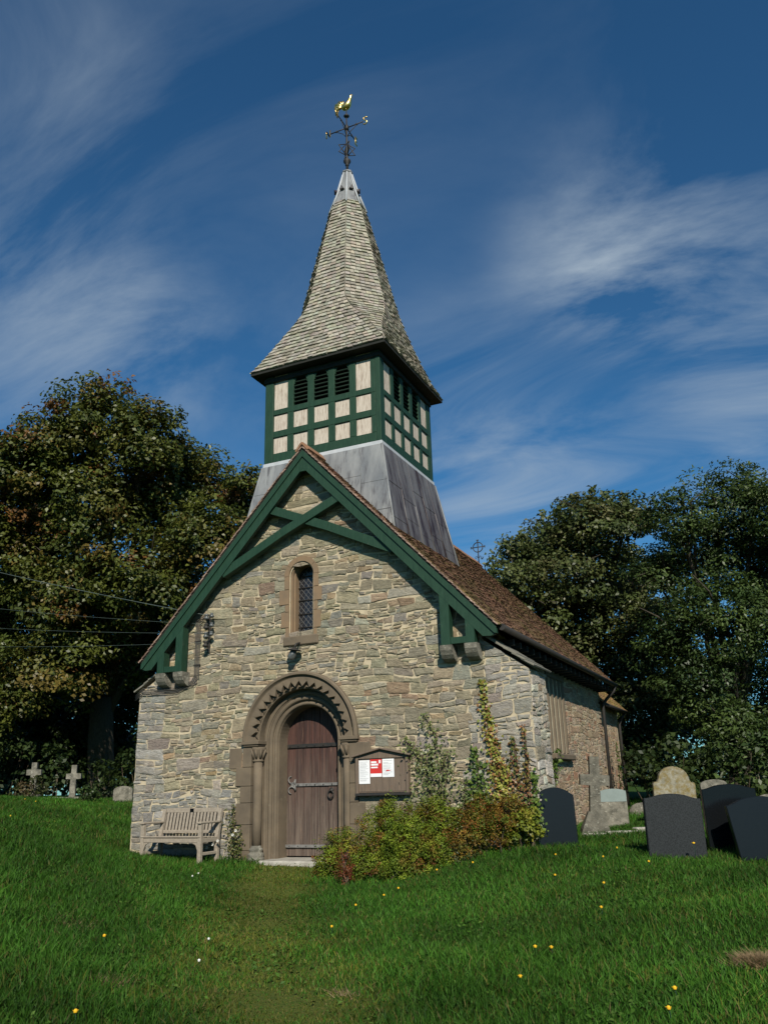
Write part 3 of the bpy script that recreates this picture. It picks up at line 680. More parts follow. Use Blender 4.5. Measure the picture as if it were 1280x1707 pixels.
for i in range(-8, 22):                        # diamond quarries
    for s in (-1, 1):
        zc_ = 3.8 + i * .115; p, q = Vector((XW - s * .2, .243, zc_)), Vector((XW + s * .2, .243, zc_ + .46)); pts = []
        for k in range(13):
            w = p.lerp(q, k / 12)
            if 3.87 < w.z and (w.z < ZW or math.hypot(w.x - XW, w.z - ZW) < .195): pts.append(w + Vector((0, rc.uniform(-.002, .002), 0)))
            else:
                if len(pts) > 1: cm.tube(pts, .0035, 4, False)
                pts = []
        if len(pts) > 1: cm.tube(pts, .0035, 4, False)
cm.build('lead_came', 'came', WN)
for z in (4.05, 4.30, 4.56, 4.80, 5.02): MB().tube([(XW - .2, .225, z), (XW + .2, .225, z)], .008, 5).build('saddle_bar', 'iron', WN)

# ------------------------------------------------------------------ west doorway
DW = usweep('doorway', 'dress', CH, XD, ZS, -.1, [(.985, .19), (.86, .19)] + roll(.825, .20, .035, R_(0), -R_(180), 6) + [(.775, .205)] + roll(.735, .225, .04, R_(20), -R_(200), 6) + [(.68, .245)] + roll(.645, .25, .03, 0, -R_(180), 5) + [(.61, .27), (.60, .29), (.60, .66)])
# outer order: hood mould, plain band, chevrons
usweep('hood_mould', 'dress', DW, XD, ZS + .02, 0, [(1.16, .0), (1.16, -.075), (1.135, -.10), (1.105, -.10), (1.09, -.075), (1.075, -.055), (1.06, -.045), (1.052, 0.)], 40, False)
usweep('arch_band', 'dress', DW, XD, ZS + .02, 0, [(1.055, .02), (.885, .02), (.862, .03), (.862, .2)], 40, False)
cv = MB(); NT = 19; zz0 = ZS + .02
for i in range(NT):
    a0 = math.pi * (i + .0) / NT; a1 = math.pi * (i + 1) / NT; am = (a0 + a1) / 2
    P = lambda r, a, y: (XD + r * math.cos(a), y, zz0 + r * math.sin(a))
    vs_ = [P(1.058, a0, -.062), P(1.058, am, -.062), P(1.058, a1, -.062), P(.895, a0, -.066), P(.995, am, -.058), P(.895, a1, -.066), P(.895, a0, .03), P(.995, am, .03), P(.895, a1, .03)]
    cv.add(vs_, [(1, 0, 3, 4), (2, 1, 4, 5), (4, 3, 6, 7), (5, 4, 7, 8)])
    cv.add([P(.875, a0 + .015, .018), P(.875, a1 - .015, .018), P(.95, am, .018), P(.895, am, -.03)], [(1, 0, 3), (2, 1, 3), (0, 2, 3)])
cv.build('chevron_band', 'dress', DW)
for s in (-1, 1):                              # jamb quoins, abacus, capital, shaft, base
    z = -.08; k = 0
    for hh, w in ((.30, 1.24), (.42, 1.17), (.36, 1.28), (.28, 1.19), (.32, 1.30), (.34, 1.18)) if s < 0 else ((.32, 1.2), (.40, 1.15), (.34, 1.27), (.30, 1.16), (.34, 1.20), (.32, 1.28)):
        MB().box((XD + s * .983, -.036 - rnd.uniform(0, .008), z + .002), (XD + s * (w + rnd.uniform(-.02, .02)), .21, z + hh - .003), None, .007).build('jamb_stone', 'dress', DW); z += hh
    MB().box((XD + s * 1.20, -.03, 1.58), (XD + s * (1.46 if s < 0 else 1.38), .05, 1.935), None, .008).build('jamb_stone', 'dress', DW)
    ab = MB(); x0, x1 = sorted((XD + s * .80, XD + s * 1.17)); ab.box((x0, -.10, ZS - .045), (x1, .2, ZS + .018), None, .006)
    ab.box((x0 + .02, -.075, ZS - .085), (x1 - .02, .2, ZS - .043), None, .015); ab.build('abacus', 'dress', DW)
    xc = XD + s * .905
    cp = MB(); cp.lathe([(.075, 1.685), (.10, 1.695), (.10, 1.72), (.078, 1.732), (.082, 1.76), (.10, 1.82), (.125, 1.89), (.135, 1.94)], (xc, .075, 0), 16)
    for k in range(8):
        a = k * math.pi / 4 + .2; b = Vector((math.cos(a), math.sin(a), 0)); c0 = Vector((xc, .075, 0))
        cp.tube([c0 + b * .085 + Vector((0, 0, 1.74)), c0 + b * .105 + Vector((0, 0, 1.82)), c0 + b * .145 + Vector((0, 0, 1.90)), c0 + b * .15 + Vector((0, 0, 1.875))], [.016, .026, .018, .006], 6)
    cp.build('capital', 'dress', DW)
    sh = MB(); sh.lathe([(.082, .30), (.082, .7), (.083, 1.2), (.080, 1.685)], (xc, .075, 0), 18); sh.build('shaft', 'dress', DW)
    bs = MB(); bs.lathe([(.15, -.05), (.15, .10), (.135, .115), (.145, .14), (.14, .175), (.115, .185), (.11, .205), (.125, .225), (.12, .255), (.095, .265), (.085, .30)], (xc, .06, 0), 18); bs.build('shaft_base', 'greystone', DW)
MB().box((XD - .72, -.16, -.2), (XD + .74, .66, .075), None, .02).build('threshold', 'palestone', DW)
# door leaf
XOFF = WEST + Vector((.0, .06, 0))
DR = MB().prism([(XD - .62, .08)] + arcpts(XD, ZS, .62, 20, math.pi, 0) + [(XD + .62, .08)], .535, .58).build('door', 'dark', CH)
NP = 7; e = .60; pw = 2 * e / NP
for i in range(NP):
    xa = -e + i * pw + .005; xb = xa + pw - .010
    top = lambda x: ZS + math.sqrt(max(0, .605 ** 2 - x * x))
    MB().prism([(XD + xa, .10)] + [(XD + xa + (xb - xa) * k / 5, top(xa + (xb - xa) * k / 5)) for k in range(6)] + [(XD + xb, .10)], .50 + rnd.uniform(-.004, .004), .534).build('plank', 'door', DR)
MB().box((XD - .58, .470, 1.92), (XD + .60, .495, 1.985), None, .004).build('strap_hinge', 'iron', DR)
MB().box((XD - .50, .470, 1.255), (XD + .60, .495, 1.305), None, .004).build('strap_hinge', 'greyiron', DR)
MB().box((XD - .60, .460, .235), (XD + .60, .495, .285), None, .004).build('foot_ledge', 'greyiron', DR)
sc = MB()
for s in (-1, 1):
    pts = [Vector((XD - .42, .478, 1.28))]
    for k in range(15):
        a = k / 14 * 1.5 * math.pi; rr = .085 - .04 * k / 14
        pts.append(Vector((XD - .485 + rr * math.cos(a - math.pi * .0) * 1.0 - .01, .478, 1.28 + s * (.10 + rr * math.sin(-a + .0)))))
    sc.tube(pts, [.018] + [.016 - .008 * k / 14 for k in range(15)], 6)
sc.build('hinge_scroll', 'greyiron', DR)
sc = MB()
for s in (-1, 1):
    sc.tube([(XD + .50 + .05 * math.cos(a), .478, 1.28 + s * (.08 + .05 * math.sin(a))) for a in np.linspace(-1.5, 3.2, 10)], .011, 6)
sc.build('hinge_scroll', 'greyiron', DR)
rg = MB(); rg.tube([(XD + .32 + .055 * math.cos(a), .455, 1.11 + .065 * math.sin(a)) for a in np.linspace(0, 2 * math.pi, 19)], .012, 6)
rg.lathe([(.045, 0), (.045, .012), (.02, .02), (.012, .05)], (0, 0, 0), 10, Matrix.Translation((XD + .32, .497, 1.18)) @ Matrix.Rotation(R_(90), 4, 'X'))
rg.build('ring_handle', 'iron', DR)
nl = MB()
for z in (.26, 1.28, 1.95):
    for i in range(NP): nl.box((XD - e + (i + .5) * pw - .009, .452, z - .009), (XD - e + (i + .5) * pw + .009, .469, z + .009), None, .004)
nl.build('nail_heads', 'iron', DR)

XOFF = Vector((0, 0, 0))
# ------------------------------------------------------------------ belfry
HW, YA = 1.338, 1.595
ZB, ZT = 7.584, 9.60
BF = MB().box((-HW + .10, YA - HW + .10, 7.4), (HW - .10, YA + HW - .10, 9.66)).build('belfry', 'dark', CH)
def face(k):                                    # local (a, d, z): a along face, d inward, z up
    R4 = Matrix.Rotation(k * math.pi / 2, 4, 'Z'); return Matrix.Translation((0, YA, 0)) @ R4 @ Matrix.Translation((0, -HW, 0))
CC = [-.965, -.485, 0, .485, .965]; PH = .168
for k in range(4):
    T = face(k); G = lambda a, b, nm, mt, ch=.006: MB().box(a, b, T, ch).build(nm, mt, BF)
    G((-HW - .004, -.006, ZB), (-HW + .195, .10, ZT), 'corner_post', 'green')
    xs = [-HW + .198] + [v for c in CC for v in (c - PH, c + PH)] + [HW - .11]
    for i in range(4): G((CC[i] + PH, .002, 7.783), (CC[i + 1] - PH, .09, ZT), 'stud', 'green')
    G((CC[4] + PH, .002, 7.783), (HW - .103, .09, ZT), 'stud', 'green'); G((-HW + .198, .003, 7.783), (CC[0] - PH, .09, ZT), 'stud', 'green')
    for z0, z1 in ((ZB, 7.78), (8.14, 8.28), (8.65, 8.77)): G((-HW + .197, -.004, z0), (HW - .103, .085, z1), 'rail', 'green')
    for z0, z1 in ((7.785, 8.137), (8.283, 8.647)):
        for c in CC: G((c - PH + .002, .026 + rnd.uniform(-.004, .004), z0), (c + PH - .002, .08, z1), 'panel', 'white', .003)
    for c in (CC[0], CC[4]): G((c - PH + .002, .026, 8.773), (c + PH - .002, .08, ZT - .005), 'panel', 'white', .003)
    for c in CC[1:4]:
        ar = [(c - PH, 9.595), (c - PH, 9.28)] + [(c - PH + .02 + (2 * PH - .04) * (1 - math.cos(math.pi * j / 10)) / 2, 9.28 + .19 * math.sin(math.pi * j / 10)) for j in range(11)] + [(c + PH, 9.28), (c + PH, 9.595)]
        MB().prism(ar[::-1], .015, .05, T).build('arched_head', 'green', BF)
        for j in range(7):
            z = 8.80 + j * .092; Xf = T @ Matrix.Translation((c, .06, z)) @ Matrix.Rotation(R_(38), 4, 'X')
            MB().box((-PH + .003, -.055, -.008), (PH - .003, .06, .008), Xf).build('louvre_slat', 'louvre', BF)
    G((-HW - .01, -.022, 7.50), (HW + .020, .06, 7.581), 'lead_flashing', 'leadlight', .006)
# lead skirt, each sheet its own piece
def sk(k, a, z, out_=0.0):
    f = (7.50 - z) / 1.8; h = 1.35 + .33 * f + out_; v = face(k) @ Vector((a * h, HW - h, z)); v.y = max(v.y, -.12); return v
SK = MB()
SK.add([sk(k, a, z, -.03) for k in range(4) for a, z in ((-1, 7.52), (1, 7.52), (1, 5.3), (-1, 5.3))], [(4 * k + 3, 4 * k + 2, 4 * k + 1, 4 * k) for k in range(4)])
SKO = SK.build('lead_skirt', 'lead', CH)
for k in range(4):
    cols = [-1, -.56, -.16, .22, .60, 1] if k == 1 else [-1, -.58, -.12, .30, .64, 1]
    for i in range(5):
        zs_ = [7.50, 6.90 - .18 * ((i * 7 + k) % 3), 6.1 - .15 * ((i * 5 + k) % 2), 5.3]
        for j in range(3):
            a0, a1 = cols[i] + .004, cols[i + 1] - .004; z1, z0 = zs_[j] - (.004 if j else 0), zs_[j + 1] - .03
            o = .010 + .006 * (2 - j) + rnd.uniform(0, .003)
            MB().add([sk(k, a0, z0, o), sk(k, a1, z0, o), sk(k, a1, z1, o), sk(k, a0, z1, o), sk(k, a0, z0, -.02), sk(k, a1, z0, -.02), sk(k, a1, z1, -.02), sk(k, a0, z1, -.02)],
                     [(0, 1, 2, 3), (1, 0, 4, 5), (2, 1, 5, 6), (0, 3, 7, 4), (3, 2, 6, 7)]).build('lead_sheet', 'lead2' if k == 1 else 'lead', SKO)
        if i: MB().tube([sk(k, cols[i], 5.3, .015), sk(k, cols[i], 7.5, .015)], .014, 6).build('lead_roll', 'lead2' if k == 1 else 'lead', SKO)
    MB().tube([sk(k, 1, 5.3, .012), sk(k, 1, 7.5, .012)], .026, 6).build('lead_roll', 'lead', SKO)
# spire
E0 = 1.55
SPH = [(9.63, 1.575, 0), (9.82, 1.475, .04), (10.04, 1.385, .10), (10.34, 1.285, .25), (10.65, 1.205, .5), (10.95, 1.138, .8), (11.26, 1.072, 1), (11.89, .925, 1), (12.7, .752, 1), (13.53, .565, 1), (14.40, .365, 1)]
def sec(z):
    for (z0, h0, k0), (z1, h1, k1) in zip(SPH[:-1], SPH[1:]):
        if z <= z1 or z1 == SPH[-1][0]:
            t = (z - z0) / (z1 - z0); h = h0 + (h1 - h0) * t; k = k0 + (k1 - k0) * t; break
    c = h * (1 - .586 * k)
    return [Vector((x, y + YA, z)) for x, y in ((-c, -h), (c, -h), (h, -c), (h, c), (c, h), (-c, h), (-h, c), (-h, -c))]
m = MB(); m.box((-E0 - .02, YA - E0 - .02, 9.57), (E0 + .02, YA + E0 + .02, 9.615)); SP = m.build('spire', 'soffit', CH)
MB().box((-HW - .03, YA - HW - .03, 9.42), (HW + .03, YA + HW + .03, 9.528), None, .01).build('wall_plate', 'soffit', SP)
m = MB(); zs_ = [s[0] for s in SPH]
for z in zs_: m.add([Vector((p.x * .985, (p.y - YA) * .985 + YA, p.z)) for p in sec(z)], [])
m.f = [(i * 8 + j, i * 8 + (j + 1) % 8, (i + 1) * 8 + (j + 1) % 8, (i + 1) * 8 + j) for i in range(len(zs_) - 1) for j in range(8)]; m.sm = [False] * len(m.f)
m.build('spire_core', 'shingle', SP).data.color_attributes.new('col', 'FLOAT_COLOR', 'POINT')
shm = MB(); rsg = random.Random(21); z = 9.63; NRM = 48
while z < 14.36:
    st = .098; zt = min(14.40, z + st * 1.25); A = sec(z); B = sec(zt)
    for j in range(8):
        a0, a1, b0, b1 = A[j], A[(j + 1) % 8], B[j], B[(j + 1) % 8]
        if (a1 - a0).length < .03 and (b1 - b0).length < .06: continue
        e1 = (a1 - a0) if (a1 - a0).length > (b1 - b0).length else (b1 - b0); nrm = e1.cross(b0 - a0).normalized()
        tile_rows(shm, a0, a1, b0, b1, nrm, 10, .115, .032, .012, rsg, (1, 1, 1), .28)
    z += st
tag(shm.build('shingles', 'shingle', SP), kind='stuff')
# hip rolls are mitred shingles; lead cap on top
lc = MB(); oc = lambda r, z: [Vector((r * math.cos(R_(22.5 + 45 * j)), YA + r * math.sin(R_(22.5 + 45 * j)), z)) for j in range(8)]
rings = [(.44, 14.30), (.40, 14.36), (.325, 14.60), (.265, 14.83), (.20, 15.05), (.145, 15.28), (.115, 15.42), (.135, 15.44), (.135, 15.475), (.10, 15.50), (.05, 15.52)]
for r, z in rings: lc.add(oc(r, z), [])
lc.f = [(i * 8 + j, i * 8 + (j + 1) % 8, (i + 1) * 8 + (j + 1) % 8, (i + 1) * 8 + j) for i in range(len(rings) - 1) for j in range(8)]; lc.sm = [False] * len(lc.f)
LC = lc.build('lead_cap', 'lead', SP)
for j in range(8):
    a = R_(22.5 + 45 * j); d = Vector((math.cos(a), math.sin(a), 0)); c = Vector((0, YA, 0))
    MB().tube([c + d * .45 + Vector((0, 0, 14.28)), c + d * .27 + Vector((0, 0, 14.83)), c + d * .12 + Vector((0, 0, 15.42))], [.026, .020, .014], 6).build('lead_roll', 'leadlight', LC)
    a = R_(45 * j); d = Vector((math.cos(a), math.sin(a), 0)); t = Vector((-d.y, d.x, 0))
    p = c + d * .27 + Vector((0, 0, 14.78))
    MB().add([p + d * .05 - t * .055, p + d * .05 + t * .055, p + d * .07 + Vector((0, 0, .10)), p - d * .06 - t * .055, p - d * .06 + t * .055, p - d * .06 + Vector((0, 0, .11))],
             [(0, 1, 2), (0, 2, 5, 3), (1, 4, 5, 2), (0, 3, 4, 1)]).build('lead_hood', 'lead2', LC)
# weathervane
WV = MB().tube([(0, YA, 15.5), (0, YA, 15.9), (0, YA, 16.5), (0, YA, 17.42)], [.035, .03, .026, .012], 8).build('weathervane', 'iron', CH)
MB().lathe([(.03, 15.66), (.05, 15.70), (.05, 15.74), (.09, 15.80), (.09, 15.84), (.04, 15.88)], (0, YA, 0), 12).build('collar', 'iron', WV)
MB().lathe([(.015, 17.16), (.06, 17.20), (.075, 17.22), (.03, 17.27), (.015, 17.30)], (0, YA, 0), 12).build('collar', 'iron', WV)
MB().lathe([(.03, 16.78), (.055, 16.80), (.055, 16.90), (.03, 16.92)], (0, YA, 0), 10).build('collar', 'iron', WV)
m = MB()
for k in range(4):                              # six-pointed strapwork star
    a = k * math.pi / 2 + math.pi / 4; d = Vector((math.cos(a), math.sin(a), 0)); c = Vector((0, YA, 0)); zz = Vector((0, 0, 1))
    m.tube([c + zz * 16.34 + d * .02, c + zz * 16.27 + d * .21, c + zz * 16.02 + d * .03], .013, 5); m.tube([c + zz * 16.0 + d * .02, c + zz * 16.06 + d * .21, c + zz * 16.32 + d * .04], .013, 5)
m.build('strapwork', 'iron', WV)
LET = {'S': [[(.06, .08), (.02, .11), (-.04, .10), (-.06, .06), (-.03, .02), (.03, -.01), (.06, -.05), (.03, -.10), (-.03, -.11), (-.07, -.08)]],
       'N': [[(-.06, -.11), (-.06, .11), (.06, -.11), (.06, .11)]], 'E': [[(.06, .11), (-.05, .11), (-.05, -.11), (.06, -.11)], [(-.05, 0), (.04, 0)]],
       'W': [[(-.08, .11), (-.04, -.11), (0, .05), (.04, -.11), (.08, .11)]]}
for k, (ch_, ang) in enumerate((('S', 0), ('E', 90), ('N', 180), ('W', 270))):
    d = Vector((math.cos(R_(ang)), math.sin(R_(ang)), 0)); c = Vector((0, YA, 0)); zz = Vector((0, 0, 1)); dd = d if ang in (0, 90) else -d
    m = MB(); m.tube([c + zz * 16.85, c + zz * 16.85 + d * .46], .014, 6); m.tube([c + zz * 16.58 + d * .02, c + zz * 16.70 + d * .10, c + zz * 16.84 + d * .29], .010, 5)
    m.tube([c + zz * 16.85 + d * .27 + zz * .025, c + zz * 16.85 + d * .30 - zz * .03], .016, 6); ar = m.build('arm', 'iron', WV)
    lm = MB()
    for st in LET[ch_]: lm.tube([c + zz * 16.86 + d * .52 + dd * x * .85 + zz * z for x, z in st], .017, 6)
    lm.build('letter', 'gold', ar)
ck = MB(); cT = lambda x, z, y=0.: Vector((x - .03, YA + y, 17.56 + z))
prof = [(-.10, -.02, .05), (-.04, -.045, .085), (.03, -.04, .095), (.085, .01, .085), (.115, .08, .062), (.135, .15, .046), (.15, .20, .036), (.165, .235, .04), (.185, .25, .028), (.215, .252, .006)]
ck.tube([cT(x, z) for x, z, r in prof], [r for x, z, r in prof], 10)
for k, (dx_, dz_) in enumerate(((.145, .285), (.165, .295), (.185, .287))): ck.tube([cT(.165, .25), cT(dx_, dz_)], [.018, .010], 6)
ck.tube([cT(.185, .225), cT(.19, .19)], [.014, .008], 6)
for k in range(13):                              # sickle tail feathers
    a0 = R_(30 + 16 * k); rr = .15 - .002 * k
    ck.tube([cT(-.07, -.01, (k % 3 - 1) * .014), cT(-.13 + rr * .55 * math.cos(a0), .03 + rr * .6 * math.sin(a0), (k % 3 - 1) * .02), cT(-.16 + rr * math.cos(a0 + .22), .03 + rr * math.sin(a0 + .22), (k % 3 - 1) * .014), cT(-.16 + rr * 1.02 * math.cos(a0 + .55), .03 + rr * 1.02 * math.sin(a0 + .55))], [.022, .034, .032, .008], 6)
ck.tube([cT(-.20, -.08), cT(-.245, -.14), cT(-.24, -.20)], [.02, .016, .005], 6)
for s in (-1, 1): ck.tube([cT(.02, -.08, s * .025), cT(.03, -.13, s * .02), cT(.03, -.16, s * .01)], [.025, .012, .010], 6)
ck.build('cockerel', 'gold', WV)

# ------------------------------------------------------------------ things on and by the west wall
XOFF = WEST
nb = thing('notice_board', 'wooden gabled notice board with papers fixed to wall right of door', 'notice board', (1.33, -.08, 1.10))
MB().box((.89, -.085, 1.125), (1.78, -.04, 1.70)).build('back_board', 'board', nb)
for i in range(8):
    MB().box((.905 + i * .1085, -.092, 1.14), (.905 + (i + 1) * .1085 - .003, -.0852, 1.665), None, .002).build('slat', 'board', nb)
for a, b in (((.86, -.125, 1.10), (.905, -.03, 1.705)), ((1.768, -.125, 1.10), (1.813, -.03, 1.705))): MB().box(a, b, None, .005).build('frame_stile', 'board', nb)
MB().box((.85, -.135, 1.075), (1.823, -.03, 1.118), None, .006).build('frame_sill', 'iron', nb)
MB().prism([(.84, 1.66), (1.83, 1.66), (1.83, 1.70), (1.335, 1.80), (.84, 1.70)], -.115, -.03).build('pediment', 'board', nb)
for s in (-1, 1): beam_mb((1.335, 1.815), (1.335 + s * .535, 1.695), .028, (-.175, -.02)).build('roof_board', 'board', nb)
for i, (xa, xb, za, zb, mt) in enumerate(((.915, 1.115, 1.26, 1.635, 'paper'), (1.125, 1.335, 1.365, 1.645, 'red'), (1.345, 1.555, 1.36, 1.645, 'paper'))):
    pr_ = MB().box((xa, -.0975, za), (xb, -.0955, zb)).build('paper_sheet', mt, nb)
    pk = MB(); rr = random.Random(i)
    if mt == 'red':
        for z0, w, h in ((1.585, .10, .028), (1.545, .13, .03), (1.505, .12, .022)): pk.box((1.14, -.0995, z0), (1.14 + w, -.098, z0 + h))
        pk.box((1.127, -.0995, 1.367), (1.333, -.098, 1.42)); pk.box((1.28, -.0995, 1.58), (1.315, -.098, 1.63)); pk.build('print', 'paper', pr_)
    else:
        z = zb - .03
        while z > za + .03:
            pk.box((xa + .02, -.0985, z), (xa + rr.uniform(.10, .18), -.098, z + .004)); z -= rr.uniform(.014, .03)
        pk.build('print', 'ink', pr_)
        if i == 0: MB().box((xa, -.0995, 1.262), (xb, -.098, 1.265)).build('fold', 'ink', pr_)
        if i == 2: MB().prism([(1.40, 1.45), (1.47, 1.455), (1.50, 1.465), (1.43, 1.475)], -.0995, -.0985).build('print', 'red', pr_)

lp = thing('wall_lamp', 'small dark wall lamp with flat round shade above door arch', 'lamp', (-.31, 0, 3.45))
MB().tube([(-.27, .01, 3.70), (-.27, -.06, 3.72), (-.29, -.14, 3.69), (-.31, -.17, 3.62)], .016, 8).build('bracket', 'iron', lp)
MB().tube([(-.265, -.035, 3.64), (-.265, -.035, 4.08), (-.21, -.035, 4.10)], .007, 6).build('cable', 'cable', lp)
MB().lathe([(.03, .06), (.05, .03), (.135, .008), (.14, 0.), (.05, -.005)], (0, 0, 0), 18, Matrix.Translation((-.31, -.17, 3.57)) @ Matrix.Rotation(R_(8), 4, 'Y')).build('shade', 'iron', lp)
MB().lathe([(.05, .0), (.065, -.04), (.07, -.09), (.062, -.14), (.035, -.175), (.01, -.185)], (0, 0, 0), 14, Matrix.Translation((-.31, -.17, 3.565)) @ Matrix.Rotation(R_(22), 4, 'Y') @ Matrix.Rotation(R_(-12), 4, 'X')).build('glass_bowl', 'bulb', lp)

ib = thing('insulator_bracket', 'iron bracket with four dark insulators high on left of west wall', 'insulator', (-2.28, 0, 3.75))
MB().box((-2.31, -.05, 3.72), (-2.27, .0, 4.46), None, .005).build('back_plate', 'iron', ib)
INS = []
for i, z in enumerate((4.40, 4.22, 4.05, 3.88)):
    a = MB(); a.tube([(-2.29, -.03, z - .05), (-2.27, -.16, z - .06), (-2.26, -.18, z - .02)], .012, 6); arm = a.build('arm', 'iron', ib)
    c = (-2.26, -.18, z - .03); INS.append(Vector((c[0], c[1], z + .02)))
    MB().lathe([(.028, -.035), (.052, -.03), (.056, -.005), (.034, .01), (.030, .03), (.044, .04), (.040, .062), (.018, .075)], c, 12).build('insulator', 'bulb' if i % 2 == 0 else 'iron', arm)
    if i < 3: MB().lathe([(.03, -.03), (.045, -.02), (.045, .005), (.028, .02), (.03, .05), (.012, .06)], (-2.16, -.15, z + .0), 10).build('insulator', 'bulb', ib)

cb = thing('wall_cables', 'bundle of thin grey cables running down wall from the insulators', 'cable', (-2.6, -.03, 3.15))
for i in range(4):
    x = -2.60 + i * .032; zb_ = 3.20 - i * .022
    pts = [(-2.30, -.055, 4.36 - .05 * i), (-2.42 + .02 * i, -.05, 4.44 - .02 * i), (x, -.045, 4.36 - .03 * i), (x + .006, -.045, 3.8), (x + .01, -.045, zb_ + .12), (x - .05, -.05, zb_ + .01), (-3.0, -.055, 3.11 - i * .03), (-3.45, -.06, 3.12 - i * .03), (-3.8, -.06, 3.15 - i * .035), (-3.99, -.05, 3.02 - .03 * i)]
    MB().tube(pts, .008, 6).build('cable', 'cable', cb)
for z in (3.5, 3.95): MB().box((-2.62, -.06, z), (-2.47, -.03, z + .02)).build('clip', 'iron', cb)

XOFF = Vector((0, 0, 0))
WG = 'overhead telephone wires left of the church'
for i, p in enumerate([p + WEST for p in INS]):
    q = D(0, 938 + (0, 60, 92, 122)[i], 20 + i * .25); far = q + (q - p) * 2.2; pts = []
    for k in range(25):
        t = k / 24; w = p.lerp(far, t); w.z -= 1.1 * t * (1 - t) * (1 + .05 * i); pts.append(w)
    wv = ('topmost pale wire', 'second highest wire', 'third highest wire', 'lowest wire')[i]
    o = MB().tube(pts, .006 if i == 0 else .003, 5).build('telephone_wire', 'wire', None)
    tag(o, wv + ' stretched from wall insulators out past the left trees', 'wire', WG)

# bench
XOFF = Vector((0, 0, 0))
bx0, bx1, by0, by1 = -2.98, -1.68, -.90, -.36; bz = g1(-2.4, -.6)
BN = thing('bench', 'weathered wooden garden bench with slatted back against stone wall', 'bench', (-2.39, -.6, bz))
zg = lambda x, y: g1(x, y) - .02
BB = lambda a, b, nm, ch=.006: MB().box(a, b, None, ch).build(nm, 'teak', BN)
sz = bz + .40
for x in (bx0 + .035, bx1 - .035):
    BB((x - .035, by0, zg(x, by0)), (x + .035, by0 + .07, sz + .20), 'leg')
    m = MB(); m.prism([(by1 - .06, zg(x, by1)), (by1, zg(x, by1)), (by1, sz), (by1 + .09, bz + .84), (by1 + .03, bz + .84), (by1 - .06, sz)], -.035, .035, Matrix(((0, 1, 0, x), (1, 0, 0, 0), (0, 0, 1, 0), (0, 0, 0, 1)))); m.build('leg', 'teak', BN)
    BB((x - .045, by0 - .03, sz + .203), (x + .045, by1 - .005, sz + .238), 'armrest', .01)
    BB((x - .025, by0 + .073, sz - .10), (x + .025, by1 - .063, sz - .025), 'side_rail')
    BB((x - .022, by0 + .073, bz + .10), (x + .022, by1 - .063, bz + .15), 'stretcher')
BB((bx0 + .073, by0 + .008, sz - .095), (bx1 - .073, by0 + .045, sz - .02), 'seat_rail')
for i in range(5): y = by0 - .01 + i * .112; BB((bx0 + .008, y, sz - .016 - .006 * i), (bx1 - .008, y + .098, sz + .008 - .006 * i), 'seat_slat', .008)
lean = lambda z: by1 - .045 + .09 * (z - sz) / .44
BB((bx0 + .073, lean(bz + .80) - .0, bz + .775), (bx1 - .073, lean(bz + .80) + .035, bz + .85), 'back_rail'); BB((bx0 + .073, lean(sz + .05), sz + .03), (bx1 - .073, lean(sz + .05) + .035, sz + .085), 'back_rail')
NSL = 15
for i in range(NSL):
    x = bx0 + .10 + (bx1 - bx0 - .20) * (i + .5) / NSL; za, zb_ = sz + .083, bz + .777; ya, yb = lean(za), lean(zb_)
    MB().add([(x - .021, ya, za), (x + .021, ya, za), (x + .021, ya + .016, za), (x - .021, ya + .016, za), (x - .021, yb, zb_), (x + .021, yb, zb_), (x + .021, yb + .016, zb_), (x - .021, yb + .016, zb_)], [(0, 3, 2, 1), (4, 5, 6, 7), (0, 1, 5, 4), (1, 2, 6, 5), (2, 3, 7, 6), (3, 0, 4, 7)]).build('back_slat', 'teak', BN)
MB().box((-2.37, lean(bz + .8) - .008, bz + .785), (-2.29, lean(bz + .8) - .001, bz + .842)).build('plaque', 'blackgranite', BN)
for s, x in ((1, bx0 + .073), (-1, bx1 - .073)):
    MB().prism([(x, sz - .098), (x + s * .11, sz - .098), (x + s * .04, sz - .13), (x, sz - .22)][::s], by0 + .012, by0 + .04).build('bracket', 'teak', BN)

# ------------------------------------------------------------------ gravestones
def stone_slab(name, label, cat, loc, w, h, th, mat, top, face_az, tilt=0., roll_=0., group=None, sink=.12):
    """outline in (x,z), facing the viewer; slab of real thickness with an eased edge"""
    pts = [(-w / 2, -sink), (w / 2, -sink)]
    pts += [(x * w / 2, h + z) for x, z in top]
    T = Matrix.Translation(loc) @ Matrix.Rotation(face_az, 4, 'Z') @ Matrix.Rotation(tilt, 4, 'X') @ Matrix.Rotation(roll_, 4, 'Y')
    n = len(pts); c = .008; cx = 0; cz = h / 2
    ins = [(x * (1 - 2 * c / w), cz + (z - cz) * (1 - 2 * c / h)) for x, z in pts]
    vs_ = [(x, -th / 2, z) for x, z in ins] + [(x, -th / 2 + c, z) for x, z in pts] + [(x, th / 2 - c, z) for x, z in pts] + [(x, th / 2, z) for x, z in ins]
    fs = [tuple(range(n)), tuple(range(4 * n - 1, 3 * n - 1, -1))]
    for a in range(3): fs += [(a * n + i, a * n + n + i, a * n + n + (i + 1) % n, a * n + (i + 1) % n) for i in range(n)]
    o = MB().add([T @ Vector(v) for v in vs_], fs).build(name, mat, None)
    return o, T
arc_top = lambda d, n=10: [(math.cos(math.pi * k / n), d * math.sin(math.pi * k / n) - d) for k in range(n + 1)]
seg_top = lambda d, n=10: [(1 - 2 * k / n, -d * (2 * k / n - 1) ** 2) for k in range(n + 1)]
ogee = [(1, -.12), (.86, -.095), (.7, -.06), (.5, -.03), (.25, -.008), (0, 0), (-.25, -.008), (-.5, -.03), (-.7, -.06), (-.86, -.095), (-1, -.12)]
